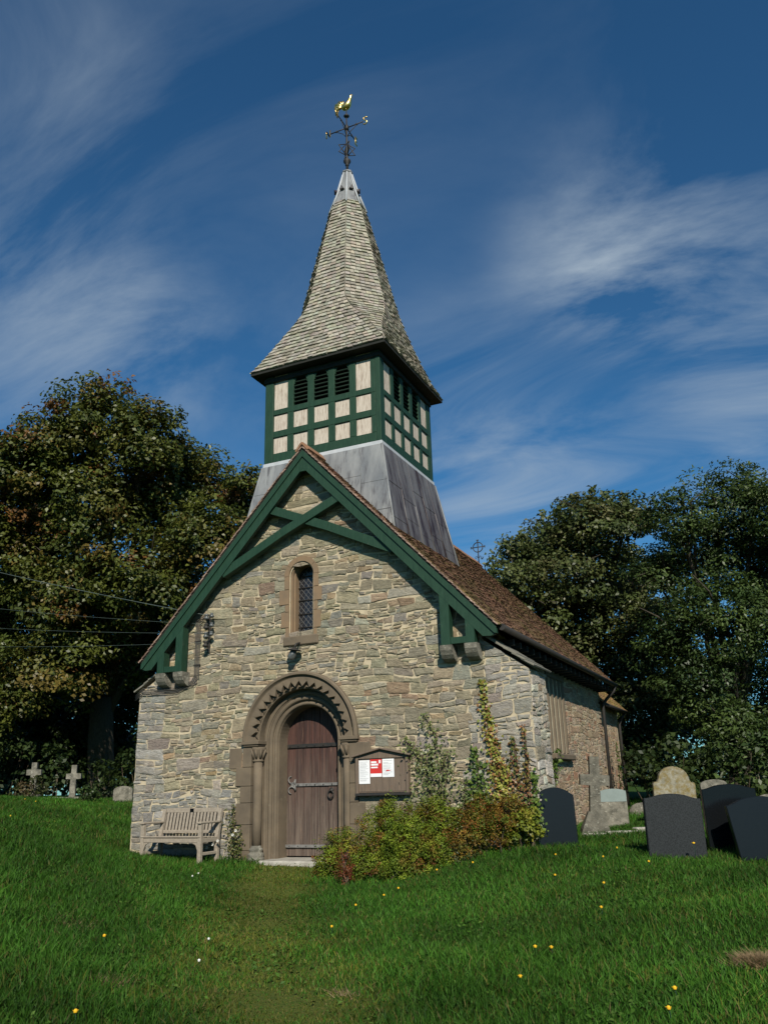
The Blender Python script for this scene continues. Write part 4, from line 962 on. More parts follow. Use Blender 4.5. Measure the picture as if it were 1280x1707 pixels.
peon = [(1, -.065), (.84, -.06), (.66, -.042), (.45, -.016), (.22, -.004), (0, 0), (-.22, -.004), (-.45, -.016), (-.66, -.042), (-.84, -.06), (-1, -.065)]
FA = R_(24)
def grave(u, vb, dep, w, h, th, mat, top, label, az=FA, tilt=0., roll_=0., group='dark headstones on the right bank', name='headstone'):
    p = D(u, vb, dep); z = g1(p.x, p.y)
    o, T = stone_slab(name, label, 'headstone', (p.x, p.y, z), w, h + (p.z - z), th, mat, top, az, tilt, roll_)
    tag(o, label, 'headstone', group); return o, T, p
grave(930, 1413, 12.2, .60, .85, .10, 'granite', ogee, 'dark headstone with domed top beside the corner buttress and shrubs', R_(28), R_(-3))
p = D(930, 1413, 12.2); o = MB().box((p.x - .40, p.y - .12, g1(p.x, p.y) - .05), (p.x + .40, p.y + .22, g1(p.x, p.y) + .03), Matrix.Identity(4), .01).build('grave_plinth', 'granite', None); tag(o, 'low dark stone plinth in grass at foot of the headstone beside the shrubs', 'plinth')
grave(1130, 1434, 11.2, .79, .86, .09, 'speckle', peon, 'wide speckled charcoal headstone in full view, leaning slightly, yellow flowers before it', R_(25), R_(-4), R_(2.0))
grave(1228, 1420, 11.6, .76, .91, .10, 'blackgranite', peon, 'black polished headstone partly hidden behind the charcoal one', R_(22), R_(-2))
grave(1283, 1447, 11.0, .76, .91, .09, 'granite', peon, 'dark headstone cut off by the right edge of the picture', R_(26), R_(-4), R_(-7))
# older stones
e_top = [(1, -.34), (.96, -.30), (.80, -.29), (.74, -.24)] + [(.72 * math.cos(math.pi * k / 12), -.24 + .24 * math.sin(math.pi * k / 12)) for k in range(1, 12)] + [(-.74, -.24), (-.80, -.29), (-.96, -.30), (-1, -.34)]
grave(1127, 1365, 15.9, .80, .97, .12, 'lichenstone', e_top, 'old round headed headstone crusted with yellow lichen behind the dark ones', R_(20), R_(2), R_(2), 'old stones by the trees')
grave(1198, 1368, 17.6, .56, .84, .10, 'greystone', arc_top(.10), 'small pale headstone behind the black polished one', R_(18), 0, R_(-2), 'old stones by the trees')
grave(1288, 1372, 18.5, .5, .62, .10, 'greystone', arc_top(.10), 'pale headstone sliver at the right picture edge', R_(18), 0, 0, 'old stones by the trees')
p = D(1072, 1352, 18.3); gzz = g1(p.x, p.y)
m = MB(); m.lathe([(.02, .26), (.12, .245), (.2, .20), (.26, .12), (.29, 0), (.30, -.1)][::-1], (0, 0, 0), 12, Matrix.Translation((p.x, p.y, gzz)) @ Matrix.Diagonal((1.2, .8, 1, 1)))
tag(m.build('grave_marker', 'greystone', None), 'low rounded pale stone in the grass left of the lichened headstone', 'gravestone')
o, T, p = grave(1026, 1385, 16.2, .54, .76, .12, 'greystone', seg_top(.05), 'squat slab headstone behind the stone cross near nave wall', R_(20), 0, 0, 'old stones by the trees')
MB().add([T @ Vector(v) for v in [(-.262, -.064, .5), (.262, -.064, .5), (.262, -.064, .70), (.13, -.064, .735), (0, -.064, .745), (-.13, -.064, .735), (-.262, -.064, .70)]] , [tuple(range(7))]).build('smooth_panel', 'greenslate', o)
def cross_stone(u, vb, dep, h, arm, w, th, mat, label, az, base=True, roll_=0.):
    p = D(u, vb, dep); z = min(p.z, g1(p.x, p.y)); H = h + (p.z - z)
    c = thing('grave_cross', label, 'cross', (p.x, p.y, z), 'stone grave crosses')
    T = Matrix.Translation((p.x, p.y, z)) @ Matrix.Rotation(az, 4, 'Z') @ Matrix.Rotation(roll_, 4, 'Y'); a = H - .36 * (h / 1.2)
    m = MB(); wb = w * 1.25
    m.prism([(-wb / 2, .0), (wb / 2, .0), (w / 2, a - w * .55), (arm, a - w * .5), (arm, a + w * .5), (w / 2, a + w * .55), (w / 2, H), (-w / 2, H), (-w / 2, a + w * .55), (-arm, a + w * .5), (-arm, a - w * .5), (-w / 2, a - w * .55)], -th / 2, th / 2, T)
    m.build('shaft', mat, c)
    if base:
        MB().box((-w * 1.5, -th * 1.4, -.15), (w * 1.5, th * 1.4, .16), T, .02).build('base', mat, c)
    return c, T, H
c, T, H = cross_stone(993, 1394, 14.6, 1.36, .26, .175, .14, 'crossstone', 'grey stone cross with spreading base in front of the nave wall', R_(22), False, R_(4))
m = MB(); m.add([T @ Vector(v) for v in [(-.33, -.17, -.15), (.31, -.19, -.15), (.33, .17, -.15), (-.30, .17, -.15), (-.25, -.14, .10), (.22, -.12, .15), (.25, .13, .12), (-.24, .13, .13), (-.135, -.09, .40), (.115, -.085, .46), (.12, .085, .44), (-.12, .085, .42)]],
      [(0, 1, 5, 4), (1, 2, 6, 5), (2, 3, 7, 6), (3, 0, 4, 7), (4, 5, 9, 8), (5, 6, 10, 9), (6, 7, 11, 10), (7, 4, 8, 11), (8, 9, 10, 11)]); m.build('base', 'crossstone', c)
cross_stone(120, 1338, 24.0, 1.05, .21, .15, .12, 'greystone', 'pale stone cross standing clear on the far left lawn', R_(30))
cross_stone(54, 1326, 24.0, .92, .21, .15, .12, 'greystone', 'stone cross half hidden by a bush at far left', R_(28))
grave(204, 1348, 24.5, .56, .64, .10, 'greystone', arc_top(.12), 'small grey headstone on the lawn just left of the church', R_(30), 0, 0, 'stones on the left lawn')
p = D(78, 1335, 23.5); o = MB().box((-.45, -.2, -.1), (.45, .2, .07), Matrix.Translation((p.x, p.y, g1(p.x, p.y))) @ Matrix.Rotation(R_(30), 4, 'Z'), .02).build('grave_slab', 'palestone', None); tag(o, 'flat pale grave kerb between the two left crosses', 'grave slab')
for i, (u, v, dep, ln) in enumerate(((1010, 1394, 14.0, .8), (1050, 1396, 14.0, .8), (1085, 1392, 14.4, .6))):
    p = D(u, v, dep); o = MB().box((-ln / 2, -.10, -.08), (ln / 2, .10, .06), Matrix.Translation((p.x, p.y, g1(p.x, p.y) + .0)) @ Matrix.Rotation(R_(24 + 4 * i), 4, 'Z'), .02).build('kerb_stone', 'palestone', None)
    tag(o, ('left', 'middle', 'right')[i] + ' one of three pale kerb stones lying right of the stone cross', 'kerb stone', 'grave kerb stones')

# ------------------------------------------------------------------ foliage helpers
def leaves(C, nrm, size, asp=.55, jit=.7, cols=None, fold=0.0, rng=NR):
    """rhombic leaves at centres C facing about nrm"""
    n = len(C); d = nrm + rng.normal(0, jit, (n, 3)); d /= np.linalg.norm(d, axis=1, keepdims=True) + 1e-9
    t = rng.normal(0, 1, (n, 3)); t -= (t * d).sum(1, keepdims=True) * d; t /= np.linalg.norm(t, axis=1, keepdims=True) + 1e-9
    b = np.cross(d, t); s = (np.asarray(size) * rng.uniform(.65, 1.3, n))[:, None]
    drop = d * (s * .18)
    V = np.stack([C - t * s * .5, C - b * s * asp * .5 + drop * .6, C + t * s * .5 - drop, C + b * s * asp * .5 + drop * .6], 1).reshape(-1, 3)
    Q = np.arange(4 * n).reshape(n, 4)
    return V, Q, (np.repeat(cols, 4, 0) if cols is not None else None)
def pick(pal, n, rng=NR, var=.22):
    c = np.array([p[0] for p in pal]); w = np.array([p[1] for p in pal], float); k = rng.choice(len(c), n, p=w / w.sum())
    return c[k] * rng.uniform(1 - var, 1 + var, (n, 1))
def crown(lobes, nclump, nleaf, lsize, csize, pal, rng, flat=.6, asp=.6):
    Cs, Ns, Cl = [], [], []
    for (c, r) in lobes:
        rr = np.asarray(r, float) if np.ndim(r) else np.array([r, r, r * .85]); m = max(6, int(nclump * (rr.prod() ** (2 / 3)) / 4.0))
        d = rng.normal(0, 1, (m, 3)); d[:, 2] += .18; d /= np.linalg.norm(d, axis=1, keepdims=True)
        rad = rng.uniform(.12, 1.0, (m, 1)) ** .55 * rng.uniform(.86, 1.14, (m, 1)); cc = np.asarray(c) + d * rad * rr
        cs = csize * rng.uniform(.6, 1.35, (m, 1, 1)); tone = pick(pal, m, rng, .18)
        o = rng.normal(0, 1, (m, nleaf, 3)); o /= np.linalg.norm(o, axis=2, keepdims=True) + 1e-9; o *= rng.uniform(.25, 1.0, (m, nleaf, 1)) ** .5
        o[..., 2] *= flat; P = cc[:, None, :] + o * cs
        nn = o * .8 + d[:, None, :] * .6 + np.array([0, 0, .7])
        Cs.append(P.reshape(-1, 3)); Ns.append(nn.reshape(-1, 3)); Cl.append((tone[:, None, :] * rng.uniform(.72, 1.3, (m, nleaf, 1))).reshape(-1, 3))
    C = np.concatenate(Cs); Nn = np.concatenate(Ns); K = np.concatenate(Cl); Nn /= np.linalg.norm(Nn, axis=1, keepdims=True) + 1e-9
    return leaves(C, Nn, np.full(len(C), lsize), asp, .45, K, rng=rng)
def tree(name, label, base, lobes, trunk_r, pal, seed, nclump=34, nleaf=70, lsize=.22, csize=.62, group=None, asp=.6, flat=.6):
    rng = np.random.default_rng(seed); rr = random.Random(seed)
    t = thing(name, label, 'tree', base, group)
    V, Q, K = crown(lobes, nclump, nleaf, lsize, csize, pal, rng, flat, asp); npmesh('crown', V, quads=Q, cols=K, mat='leaf', parent=t)
    b = Vector(base); cen = sum((Vector(c) for c, r in lobes), Vector()) / len(lobes); fork = b.lerp(Vector((cen.x, cen.y, cen.z)), .42)
    m = MB(); m.tube([b - Vector((0, 0, .3)), b + Vector((0, 0, .3)), b.lerp(fork, .5) + Vector((rr.uniform(-.15, .15), rr.uniform(-.15, .15), 0)), fork], [trunk_r * 1.35, trunk_r * 1.05, trunk_r * .9, trunk_r * .75], 12); tk = m.build('trunk', 'bark', t)
    for c, r in lobes:
        c = Vector(c); st = b.lerp(fork, rr.uniform(.65, 1.0)); mid = st.lerp(c, .5) + Vector((rr.uniform(-.5, .5), rr.uniform(-.5, .5), rr.uniform(.0, .9)))
        m = MB(); m.tube([st, st.lerp(mid, .5) + Vector((0, 0, .2)), mid, mid.lerp(c, .6), c + Vector((rr.uniform(-.4, .4), 0, rr.uniform(.2, .8)))], [trunk_r * .38, trunk_r * .3, trunk_r * .22, trunk_r * .14, .02], 7)
        for k in range(4):
            e = c + Vector((rr.uniform(-1, 1), rr.uniform(-1, 1), rr.uniform(-.6, 1))) * (r if not np.ndim(r) else r[0]) * .85
            m.tube([mid.lerp(c, rr.uniform(.3, .9)), c.lerp(e, .5) + Vector((0, 0, .15)), e], [trunk_r * .11, .03, .012], 5)
        m.build('limb', 'bark', t)
    return t
def PX(lst, dep, rng_):                                  # crown lobes from photo outline, at a believable distance
    r = random.Random(rng_); o = []
    for it in lst:
        u, v, px = it[:3]; d = dep + (it[3] if len(it) > 3 else r.uniform(-2.0, 2.0)); p = D(u, v, d); o.append((tuple(p), px * d / FPX))
    return o
SYC = [((0.0808, 0.0978, 0.0187), 40), ((0.0595, 0.0799, 0.017), 30), ((0.102, 0.1062, 0.0238), 16), ((0.1275, 0.0978, 0.0238), 8), ((0.1275, 0.0638, 0.0187), 4)]
LIM = [((0.068, 0.092, 0.0272), 40), ((0.048, 0.0704, 0.0224), 30), ((0.088, 0.108, 0.0368), 18), ((0.1, 0.104, 0.044), 8)]
ASH = [((0.0493, 0.0833, 0.0221), 40), ((0.0357, 0.0646, 0.0187), 30), ((0.0663, 0.1037, 0.0272), 20)]
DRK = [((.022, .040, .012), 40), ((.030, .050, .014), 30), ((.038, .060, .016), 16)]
def at_ground(u, v, dep): p = D(u, v, dep); return (p.x, p.y, g1(p.x, p.y))
tree('sycamore_tree', 'large sycamore with browning leaves left of the church', at_ground(170, 1320, 33),
     PX([(165, 705, 80), (235, 735, 70), (285, 780, 55), (95, 735, 62), (40, 770, 70), (-10, 790, 70), (340, 800, 55), (395, 840, 48), (412, 800, 26, 0), (260, 850, 95), (150, 830, 100), (60, 880, 95), (-30, 900, 100), (350, 900, 75), (250, 960, 95), (130, 980, 105), (20, 1010, 100), (310, 1000, 75), (-60, 1050, 100), (210, 1070, 90), (90, 1110, 95), (-20, 1150, 95), (300, 1080, 60)], 31, 4), .55, SYC, 101, 95, 105, .165, .66, 'trees behind the churchyard')
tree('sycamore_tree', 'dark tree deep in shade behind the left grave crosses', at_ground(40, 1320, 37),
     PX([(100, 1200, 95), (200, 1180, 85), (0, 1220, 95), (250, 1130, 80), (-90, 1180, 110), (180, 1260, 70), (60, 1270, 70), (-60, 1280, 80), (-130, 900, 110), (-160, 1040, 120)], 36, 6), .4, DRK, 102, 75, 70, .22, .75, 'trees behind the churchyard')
tree('lime_tree', 'bushy lime tree with upright shoots right of the nave roof', at_ground(985, 1320, 33),
     PX([(985, 870, 62), (930, 900, 55), (1040, 880, 58), (880, 935, 48), (850, 965, 38), (955, 960, 80), (1050, 970, 80), (890, 1010, 65), (985, 1050, 85), (1075, 1060, 80), (930, 1090, 70), (1020, 1140, 80), (1080, 1160, 75), (985, 1210, 70), (1060, 1250, 75), (800, 1010, 40, 3), (820, 1060, 60, 3)], 30, 8), .42, LIM, 103, 95, 110, .145, .58, 'trees behind the churchyard')
tree('ash_tree', 'tall feathery ash tree filling the right edge', at_ground(1230, 1325, 27),
     PX([(1200, 850, 70), (1130, 870, 60), (1260, 830, 65), (1320, 850, 80), (1170, 930, 80), (1260, 940, 85), (1110, 960, 60), (1210, 1030, 85), (1300, 1040, 90), (1130, 1060, 70), (1180, 1130, 80), (1270, 1150, 85), (1120, 1170, 60), (1220, 1230, 75), (1310, 1240, 85), (1340, 960, 90)], 25, 10), .38, ASH, 104, 95, 130, .125, .55, 'trees behind the churchyard', .42)
# shoots that stand up out of the crowns
for nm_, pts_, pal_, dep_, lab in (('lime_tree', ((820, 925), (845, 900), (905, 855), (932, 838), (955, 826), (985, 815), (1010, 822), (1036, 825), (870, 890)), LIM, 30, None),):
    par = [o for o in bpy.data.objects if o.name == 'lime_tree'][0]; rng = np.random.default_rng(5); Cs = []; m = MB()
    for (u, v) in pts_:
        p1 = D(u, v, dep_); p0 = D(u + 8, v + 75, dep_); m.tube([p0, p0.lerp(p1, .6), p1], [.03, .02, .006], 5)
        t = rng.uniform(0, 1, 240); c = np.array(p0)[None] * (1 - t[:, None]) + np.array(p1)[None] * t[:, None]; Cs.append(c + rng.normal(0, 1, (240, 3)) * (.10 + .30 * (1 - t))[:, None])
    C = np.concatenate(Cs); V, Q, K = leaves(C, np.tile([[.2, -.5, .6]], (len(C), 1)), np.full(len(C), .19), .6, .6, pick(LIM, len(C), rng), rng=rng)
    npmesh('shoot_leaves', V, quads=Q, cols=K, mat='leaf', parent=par); m.build('shoot', 'bark', par)
# dark undergrowth below the trees
def shrub(name, label, lobes, pal, seed, lsize, csize, nclump, nleaf, group=None, asp=.6, flat=.8, cat='shrub', mat='leaf', loc=None):
    rng = np.random.default_rng(seed); rr = random.Random(seed)
    c0 = Vector(lobes[0][0]); loc = loc or (c0.x, c0.y, g1(c0.x, c0.y)); t = thing(name, label, cat, loc, group)
    V, Q, K = crown(lobes, nclump, nleaf, lsize, csize, pal, rng, flat, asp); npmesh('foliage', V, quads=Q, cols=K, mat=mat, parent=t)
    m = MB()
    for c, r in lobes:
        for k in range(3):
            r0 = r if not np.ndim(r) else r[0]; gx_, gy_ = c[0] + rr.uniform(-.3, .3) * r0, c[1] + rr.uniform(-.3, .3) * r0; g0 = Vector((gx_, gy_, g1(gx_, gy_) - .03)); e = Vector(c) + Vector((rr.uniform(-.5, .5), rr.uniform(-.5, .5), rr.uniform(.0, .5))) * r0
            m.tube([g0, g0.lerp(e, .5) + Vector((rr.uniform(-.05, .05), 0, 0)), e], [.018 * (1 + r0 * .4), .012, .004], 5)
    tag(m.build('stems', 'stem', t), kind='stuff'); return t
UG = 'undergrowth below the trees'
for i, (lst, dep, pal, lab) in enumerate((
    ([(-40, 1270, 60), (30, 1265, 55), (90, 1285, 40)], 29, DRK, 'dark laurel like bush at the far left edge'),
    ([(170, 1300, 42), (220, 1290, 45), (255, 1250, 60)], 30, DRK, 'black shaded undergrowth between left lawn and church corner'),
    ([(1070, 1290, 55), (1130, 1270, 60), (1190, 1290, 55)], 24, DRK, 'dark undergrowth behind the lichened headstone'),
    ([(1250, 1280, 60), (1310, 1270, 70), (1290, 1330, 40)], 22, ASH, 'leafy dark bush behind the headstones at right edge'),
    ([(55, 1312, 20), (40, 1318, 14), (70, 1320, 12)], 23.6, [((.075, .055, .025), 30), ((.05, .06, .02), 30)], 'scrubby brown bush growing over the half hidden cross'),
    ([(140, 1325, 14), (155, 1328, 11)], 23.8, ASH, 'small green plant right of the pale left cross'))):
    shrub('undergrowth_bush', lab, PX(lst, dep, 40 + i), pal, 200 + i, .17 if i < 4 else .08, .5 if i < 4 else .2, 40 if i < 4 else 120, 60, UG)
# far wood closing the view between the trunks
rng = np.random.default_rng(77); lob = []
for k in range(46):
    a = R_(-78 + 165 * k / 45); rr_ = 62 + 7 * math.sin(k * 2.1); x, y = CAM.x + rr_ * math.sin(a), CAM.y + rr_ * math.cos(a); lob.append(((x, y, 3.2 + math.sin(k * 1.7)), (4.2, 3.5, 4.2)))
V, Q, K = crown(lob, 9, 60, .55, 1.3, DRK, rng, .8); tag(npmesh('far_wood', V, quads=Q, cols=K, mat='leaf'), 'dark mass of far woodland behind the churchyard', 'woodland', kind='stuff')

# ------------------------------------------------------------------ planting at the west front
HEA = [((.150, .205, .022), 40), ((.110, .170, .022), 34), ((.160, .170, .026), 14), ((.150, .085, .02), 8), ((.11, .05, .016), 4)]
RED = [((.165, .105, .022), 30), ((.120, .115, .02), 30), ((.17, .07, .02), 14), ((.085, .12, .018), 26)]
YEL = [((.15, .18, .02), 40), ((.11, .155, .02), 30), ((.20, .19, .03), 16)]
def W(u, v, y): k = CF + CR * ((u - 640) / FPX) - CU * ((v - 853.5) / FPX); return CAM + k * ((y - CAM.y) / k.y)
def WL(lst, k=1.12): return [(tuple(W(u, v, y)), r * k) for u, v, y, r in lst]
shrub('heather_shrub', 'large mounded green and russet evergreen shrub right of the door', WL([(575, 1422, -1.15, .38), (640, 1390, -1.0, .40), (620, 1440, -1.35, .34), (690, 1385, -.85, .42), (690, 1430, -1.2, .40), (740, 1420, -.9, .34), (552, 1450, -1.3, .26), (660, 1455, -1.5, .26), (730, 1360, -.6, .28), (645, 1352, -.7, .22)]), HEA, 301, .033, .10, 2700, 62, 'shrubs before the west wall', .45, 1.0, mat='shrubleaf')
shrub('heather_shrub', 'reddish bronze shrub in the middle of the planting', WL([(800, 1375, -.75, .30), (830, 1385, -.8, .26), (775, 1400, -.95, .26), (845, 1350, -.5, .20), (800, 1345, -.5, .20)]), RED, 302, .034, .10, 2600, 55, 'shrubs before the west wall', .45, 1.0, mat='shrubleaf')
shrub('golden_shrub', 'yellow green leafy shrub just left of the domed dark headstone', WL([(865, 1378, -.6, .20), (885, 1385, -.5, .17), (850, 1395, -.7, .15), (880, 1360, -.4, .15)]), YEL, 303, .055, .09, 2600, 30, 'shrubs before the west wall', .6, 1.0)
shrub('dwarf_conifer', 'small rust red conifer at the front of the green shrub', WL([(577, 1458, -1.85, .14), (576, 1440, -1.83, .13), (575, 1424, -1.81, .09)]), [((.17, .045, .022), 30), ((.12, .034, .018), 20), ((.20, .075, .03), 10)], 304, .03, .045, 3000, 34, 'shrubs before the west wall', .35, 1.4)
shrub('fern_plant', 'dull green leafy plant in the gap between green and bronze shrubs', WL([(765, 1425, -1.05, .13), (785, 1430, -1.05, .10)]), [((.06, .08, .03), 10), ((.09, .10, .05), 5)], 305, .06, .08, 2000, 20, 'shrubs before the west wall', .4, 1.0)
# climbers against the wall
def climber(name, label, spans, pal, seed, lsize, dens, thick=.05, group=None, wallf=None, mat='ivy', stems=True):
    rng = np.random.default_rng(seed); rr = random.Random(seed); Cs = []; st = MB()
    for pts in spans:                              # each: list of (x, z, halfwidth)
        for (x0, z0, w0), (x1, z1, w1) in zip(pts[:-1], pts[1:]):
            n = int(dens * math.hypot(x1 - x0, z1 - z0) * (w0 + w1)); t = rng.uniform(0, 1, n); w = w0 + (w1 - w0) * t
            a = rng.normal(0, .5, n); keep = rng.uniform(0, 1, n) < .35 + .65 * (np.sin(t * 21 + x0 * 9 + a * 3) * .5 + .5)
            x = x0 + (x1 - x0) * t + a * w; z = z0 + (z1 - z0) * t + rng.normal(0, .03, n)
            Cs.append(np.stack([x, -np.abs(rng.normal(.025, thick, n)) - .025, z], 1)[keep])
        if stems:
            for k in range(3):
                q = [Vector((x + rr.uniform(-.4, .4) * w, -.035, z)) for x, z, w in pts]; st.tube(q, [.010] * (len(q) - 1) + [.003], 5)
    C = np.concatenate(Cs); nn = np.tile([[.1, -1., .45]], (len(C), 1))
    if wallf: C = wallf(C); nn = np.tile([[1., -.1, .45]], (len(C), 1)); st.v = [tuple(wallf(np.array([v]))[0]) for v in st.v]
    V, Q, K = leaves(C, nn, np.full(len(C), lsize), .75, .45, pick(pal, len(C), rng), rng=rng)
    x0, z0, _ = spans[0][0]; b = wallf(np.array([[x0, 0., z0]]))[0] if wallf else (x0, -.05, z0)
    t = thing(name, label, 'climber', tuple(float(q) for q in (b[0], b[1], g1(b[0], b[1]))), group); npmesh('leaves', V, quads=Q, cols=K, mat=mat, parent=t)
    if st.v: tag(st.build('stems', 'stem', t), kind='stuff')
    return t
XOFF = WEST
IVY = [((.065, .115, .022), 40), ((.10, .15, .026), 25), ((.045, .085, .018), 20)]
IVT = [((0.25, 0.25, 0.05), 36), ((0.175, 0.2125, 0.04), 20), ((0.25, 0.125, 0.05), 20), ((0.15, 0.0813, 0.0375), 12)]
IVB = [((.16, .075, .036), 30), ((.115, .095, .03), 20), ((.18, .135, .045), 14), ((.065, .10, .026), 16)]
cg = 'climbers on the west wall'
climber('ivy', 'tall yellowing ivy column climbing highest on the west wall', [[(3.42, .9, .22), (3.30, 1.5, .16), (3.20, 2.0, .10), (3.15, 2.45, .09), (3.13, 2.82, .05)]], IVT, 401, .055, 2600, .03, cg)
climber('ivy', 'dense green ivy at the foot of the tall ivy column', [[(3.05, .45, .30), (2.95, .9, .26), (2.98, 1.4, .20), (2.92, 1.75, .06)], [(2.55, .5, .2), (2.6, .9, .1)]], IVY, 402, .055, 1500, .05, cg)
climber('ivy', 'reddish ivy branches spreading near the wall corner', [[(3.62, .6, .26), (3.60, 1.1, .18), (3.58, 1.6, .10), (3.58, 1.86, .05)], [(3.72, .9, .16), (3.76, 1.5, .06), (3.75, 2.03, .05)], [(3.35, .4, .25), (3.4, .9, .2)]], IVB, 403, .05, 1400, .04, cg)
climber('ivy', 'green ivy clinging to the corner edge of buttress', [[(3.86, .5, .12), (3.86, 1.0, .10), (3.88, 1.35, .04)]], IVY, 404, .055, 1900, .04, cg)
ROS = [((.12, .15, .05), 40), ((.085, .115, .04), 30), ((.17, .18, .075), 20)]
ro = climber('climbing_rose', 'loose climbing rose with sparse grey green leaves right of notice board', [[(2.15, .7, .40), (2.1, 1.2, .36), (2.05, 1.6, .28), (1.75, 1.95, .10)], [(2.3, 1.0, .35), (2.45, 1.6, .2), (2.5, 1.75, .1)], [(2.1, 1.4, .2), (2.3, 1.95, .22), (2.1, 2.3, .08)], [(2.7, .8, .2), (2.75, 1.3, .08)]], ROS, 405, .045, 900, .10, cg)
cl = climber('climbing_rose', 'bushy climbing plant with pale stems between bench and door', [[(-1.58, .06, .12), (-1.56, .4, .13), (-1.6, .75, .10), (-1.62, .95, .05)], [(-1.45, .08, .14), (-1.44, .35, .10), (-1.42, .6, .04)]], [((.085, .095, .03), 30), ((.06, .085, .02), 30), ((.16, .14, .06), 20)], 406, .045, 1500, .10, cg)
fl = MB(); rr = random.Random(8)
for (u, v) in ((363, 1402), (354, 1408), (345, 1413), (393, 1385), (388, 1392), (365, 1440)):
    p = W(u, v, -.50) - WEST
    for k in range(5): a = k * 1.256; fl.lathe([(.001, -.004), (.018, .0), (.012, .006)], (p.x + .016 * math.cos(a), p.y, p.z + .016 * math.sin(a)), 6)
tag(fl.build('flowers', 'petal', cl), kind='stuff')
XOFF = Vector((0, 0, 0))
climber('ivy', 'strip of green ivy rising by the nave window sill', [[(.95, .7, .12), (1.3, 1.1, .14), (1.75, 1.5, .16), (2.0, 1.85, .16)], [(4.9, .4, .06), (5.0, 1.0, .05), (5.1, 1.4, .03)], [(8.9, 1.0, .06), (8.9, 2.2, .04)]], IVY, 407, .07, 1300, .05, cg, lambda C: np.stack([3.2 - C[:, 1], C[:, 0] + 2.2, C[:, 2]], 1) if len(C) else C)

# ------------------------------------------------------------------ grass
def grass(name, label, n, area, hfun, wfun, colfun, seed):
    rng = np.random.default_rng(seed); P = []
    tot = 0
    while tot < n:
        k = n * 3; dep = area[0] + (area[1] - area[0]) * rng.uniform(0, 1, k) ** area[2]; u = np.where(rng.uniform(0, 1, k) < .72, rng.uniform(-90, 1370, k), rng.uniform(-700, 2100, k))
        az = np.arctan((u - 640) / FPX * 1.02); hx = CF.x / math.hypot(CF.x, CF.y); hy = CF.y / math.hypot(CF.x, CF.y)
        lat = (u - 640) / FPX * dep * 1.06
        x = CAM.x + hx * dep + CR.x * lat; y = CAM.y + hy * dep + CR.y * lat
        ok = ~((np.abs(x - .06) < 3.98) & (y > -.21) & (y < .82)) & ~((np.abs(x) < 3.22) & (y > 0) & (y < 13.3)) & ~((np.abs(x - XD - .1) < .75) & (y > -.36))
        P.append(np.stack([x[ok], y[ok]], 1)); tot += ok.sum()
    P = np.concatenate(P)[:n]; x, y = P.T; z = gz(x, y) - .006; pw = pathw(x, y)
    h = hfun(x, y, pw, rng); w = wfun(x, y, rng); a = rng.uniform(0, 2 * np.pi, n); lean_ = rng.uniform(.1, 1.35, n) * h; la = a + rng.normal(1.57, .9, n)
    dx_, dy_ = np.cos(a) * w / 2, np.sin(a) * w / 2; lx, ly = np.cos(la) * lean_, np.sin(la) * lean_
    B = np.stack([x, y, z], 1); o = np.zeros(n)
    V = np.stack([B + np.stack([-dx_, -dy_, o], 1), B + np.stack([dx_, dy_, o], 1), B + np.stack([dx_ * .75 + lx * .35, dy_ * .75 + ly * .35, h * .6], 1), B + np.stack([-dx_ * .75 + lx * .35, -dy_ * .75 + ly * .35, h * .6], 1), B + np.stack([lx, ly, h], 1)], 1).reshape(-1, 3)
    k5 = np.arange(n)[:, None] * 5; Q = k5 + np.array([[0, 1, 2, 3]]); Tt = k5 + np.array([[3, 2, 4]])
    o_ = npmesh(name, V, quads=Q, tris=Tt, cols=np.repeat(colfun(x, y, pw, rng), 5, 0), mat='grass')
    return tag(o_, label, 'grass', kind='stuff')
GR = [((.042, .128, .012), 36), ((.062, .168, .020), 30), ((.027, .088, .010), 22), ((.075, .10, .02), 6), ((.13, .11, .045), 2)]
GP = [((.125, .140, .022), 40), ((.09, .125, .018), 30), ((.17, .145, .05), 16)]
def patchy(x, y): return .5 + .5 * np.sin(x * 1.3 + 2 * np.sin(y * .9)) * np.sin(y * 1.6 + 1.7 * np.sin(x * .7))
def gh(x, y, pw, rng):
    far = np.clip((np.hypot(x - CAM.x, y - CAM.y) - 8) / 14, 0, 1)
    return (.042 + .050 * patchy(x, y) + .02 * far) * rng.uniform(.4, 1.5, len(x)) * (1 - .70 * pw)
def gw(x, y, rng): return (.0045 + .00052 * np.hypot(x - CAM.x, y - CAM.y)) * rng.uniform(.7, 1.3, len(x))
def gcol(x, y, pw, rng):
    a = pick(GR, len(x), rng, .2); b = pick(GP, len(x), rng, .2); k = (rng.uniform(0, 1, len(x)) < pw * .8 + .22 * patchy(x * .6 + 4, y * .6) * patchy(x * 2.1 + 1, y * 1.7))[:, None]
    return np.where(k, b, a) * (.46 + .44 * patchy(x * .8 + 9, y * .8 - 3) + .26 * patchy(x * 2.3, y * 2.1 + 5))[:, None]
rng_ = np.random.default_rng(66)
grass('grass', 'short green churchyard grass covering the banks and path', 425000, (4.6, 30, 1.35), gh, gw, gcol, 500)

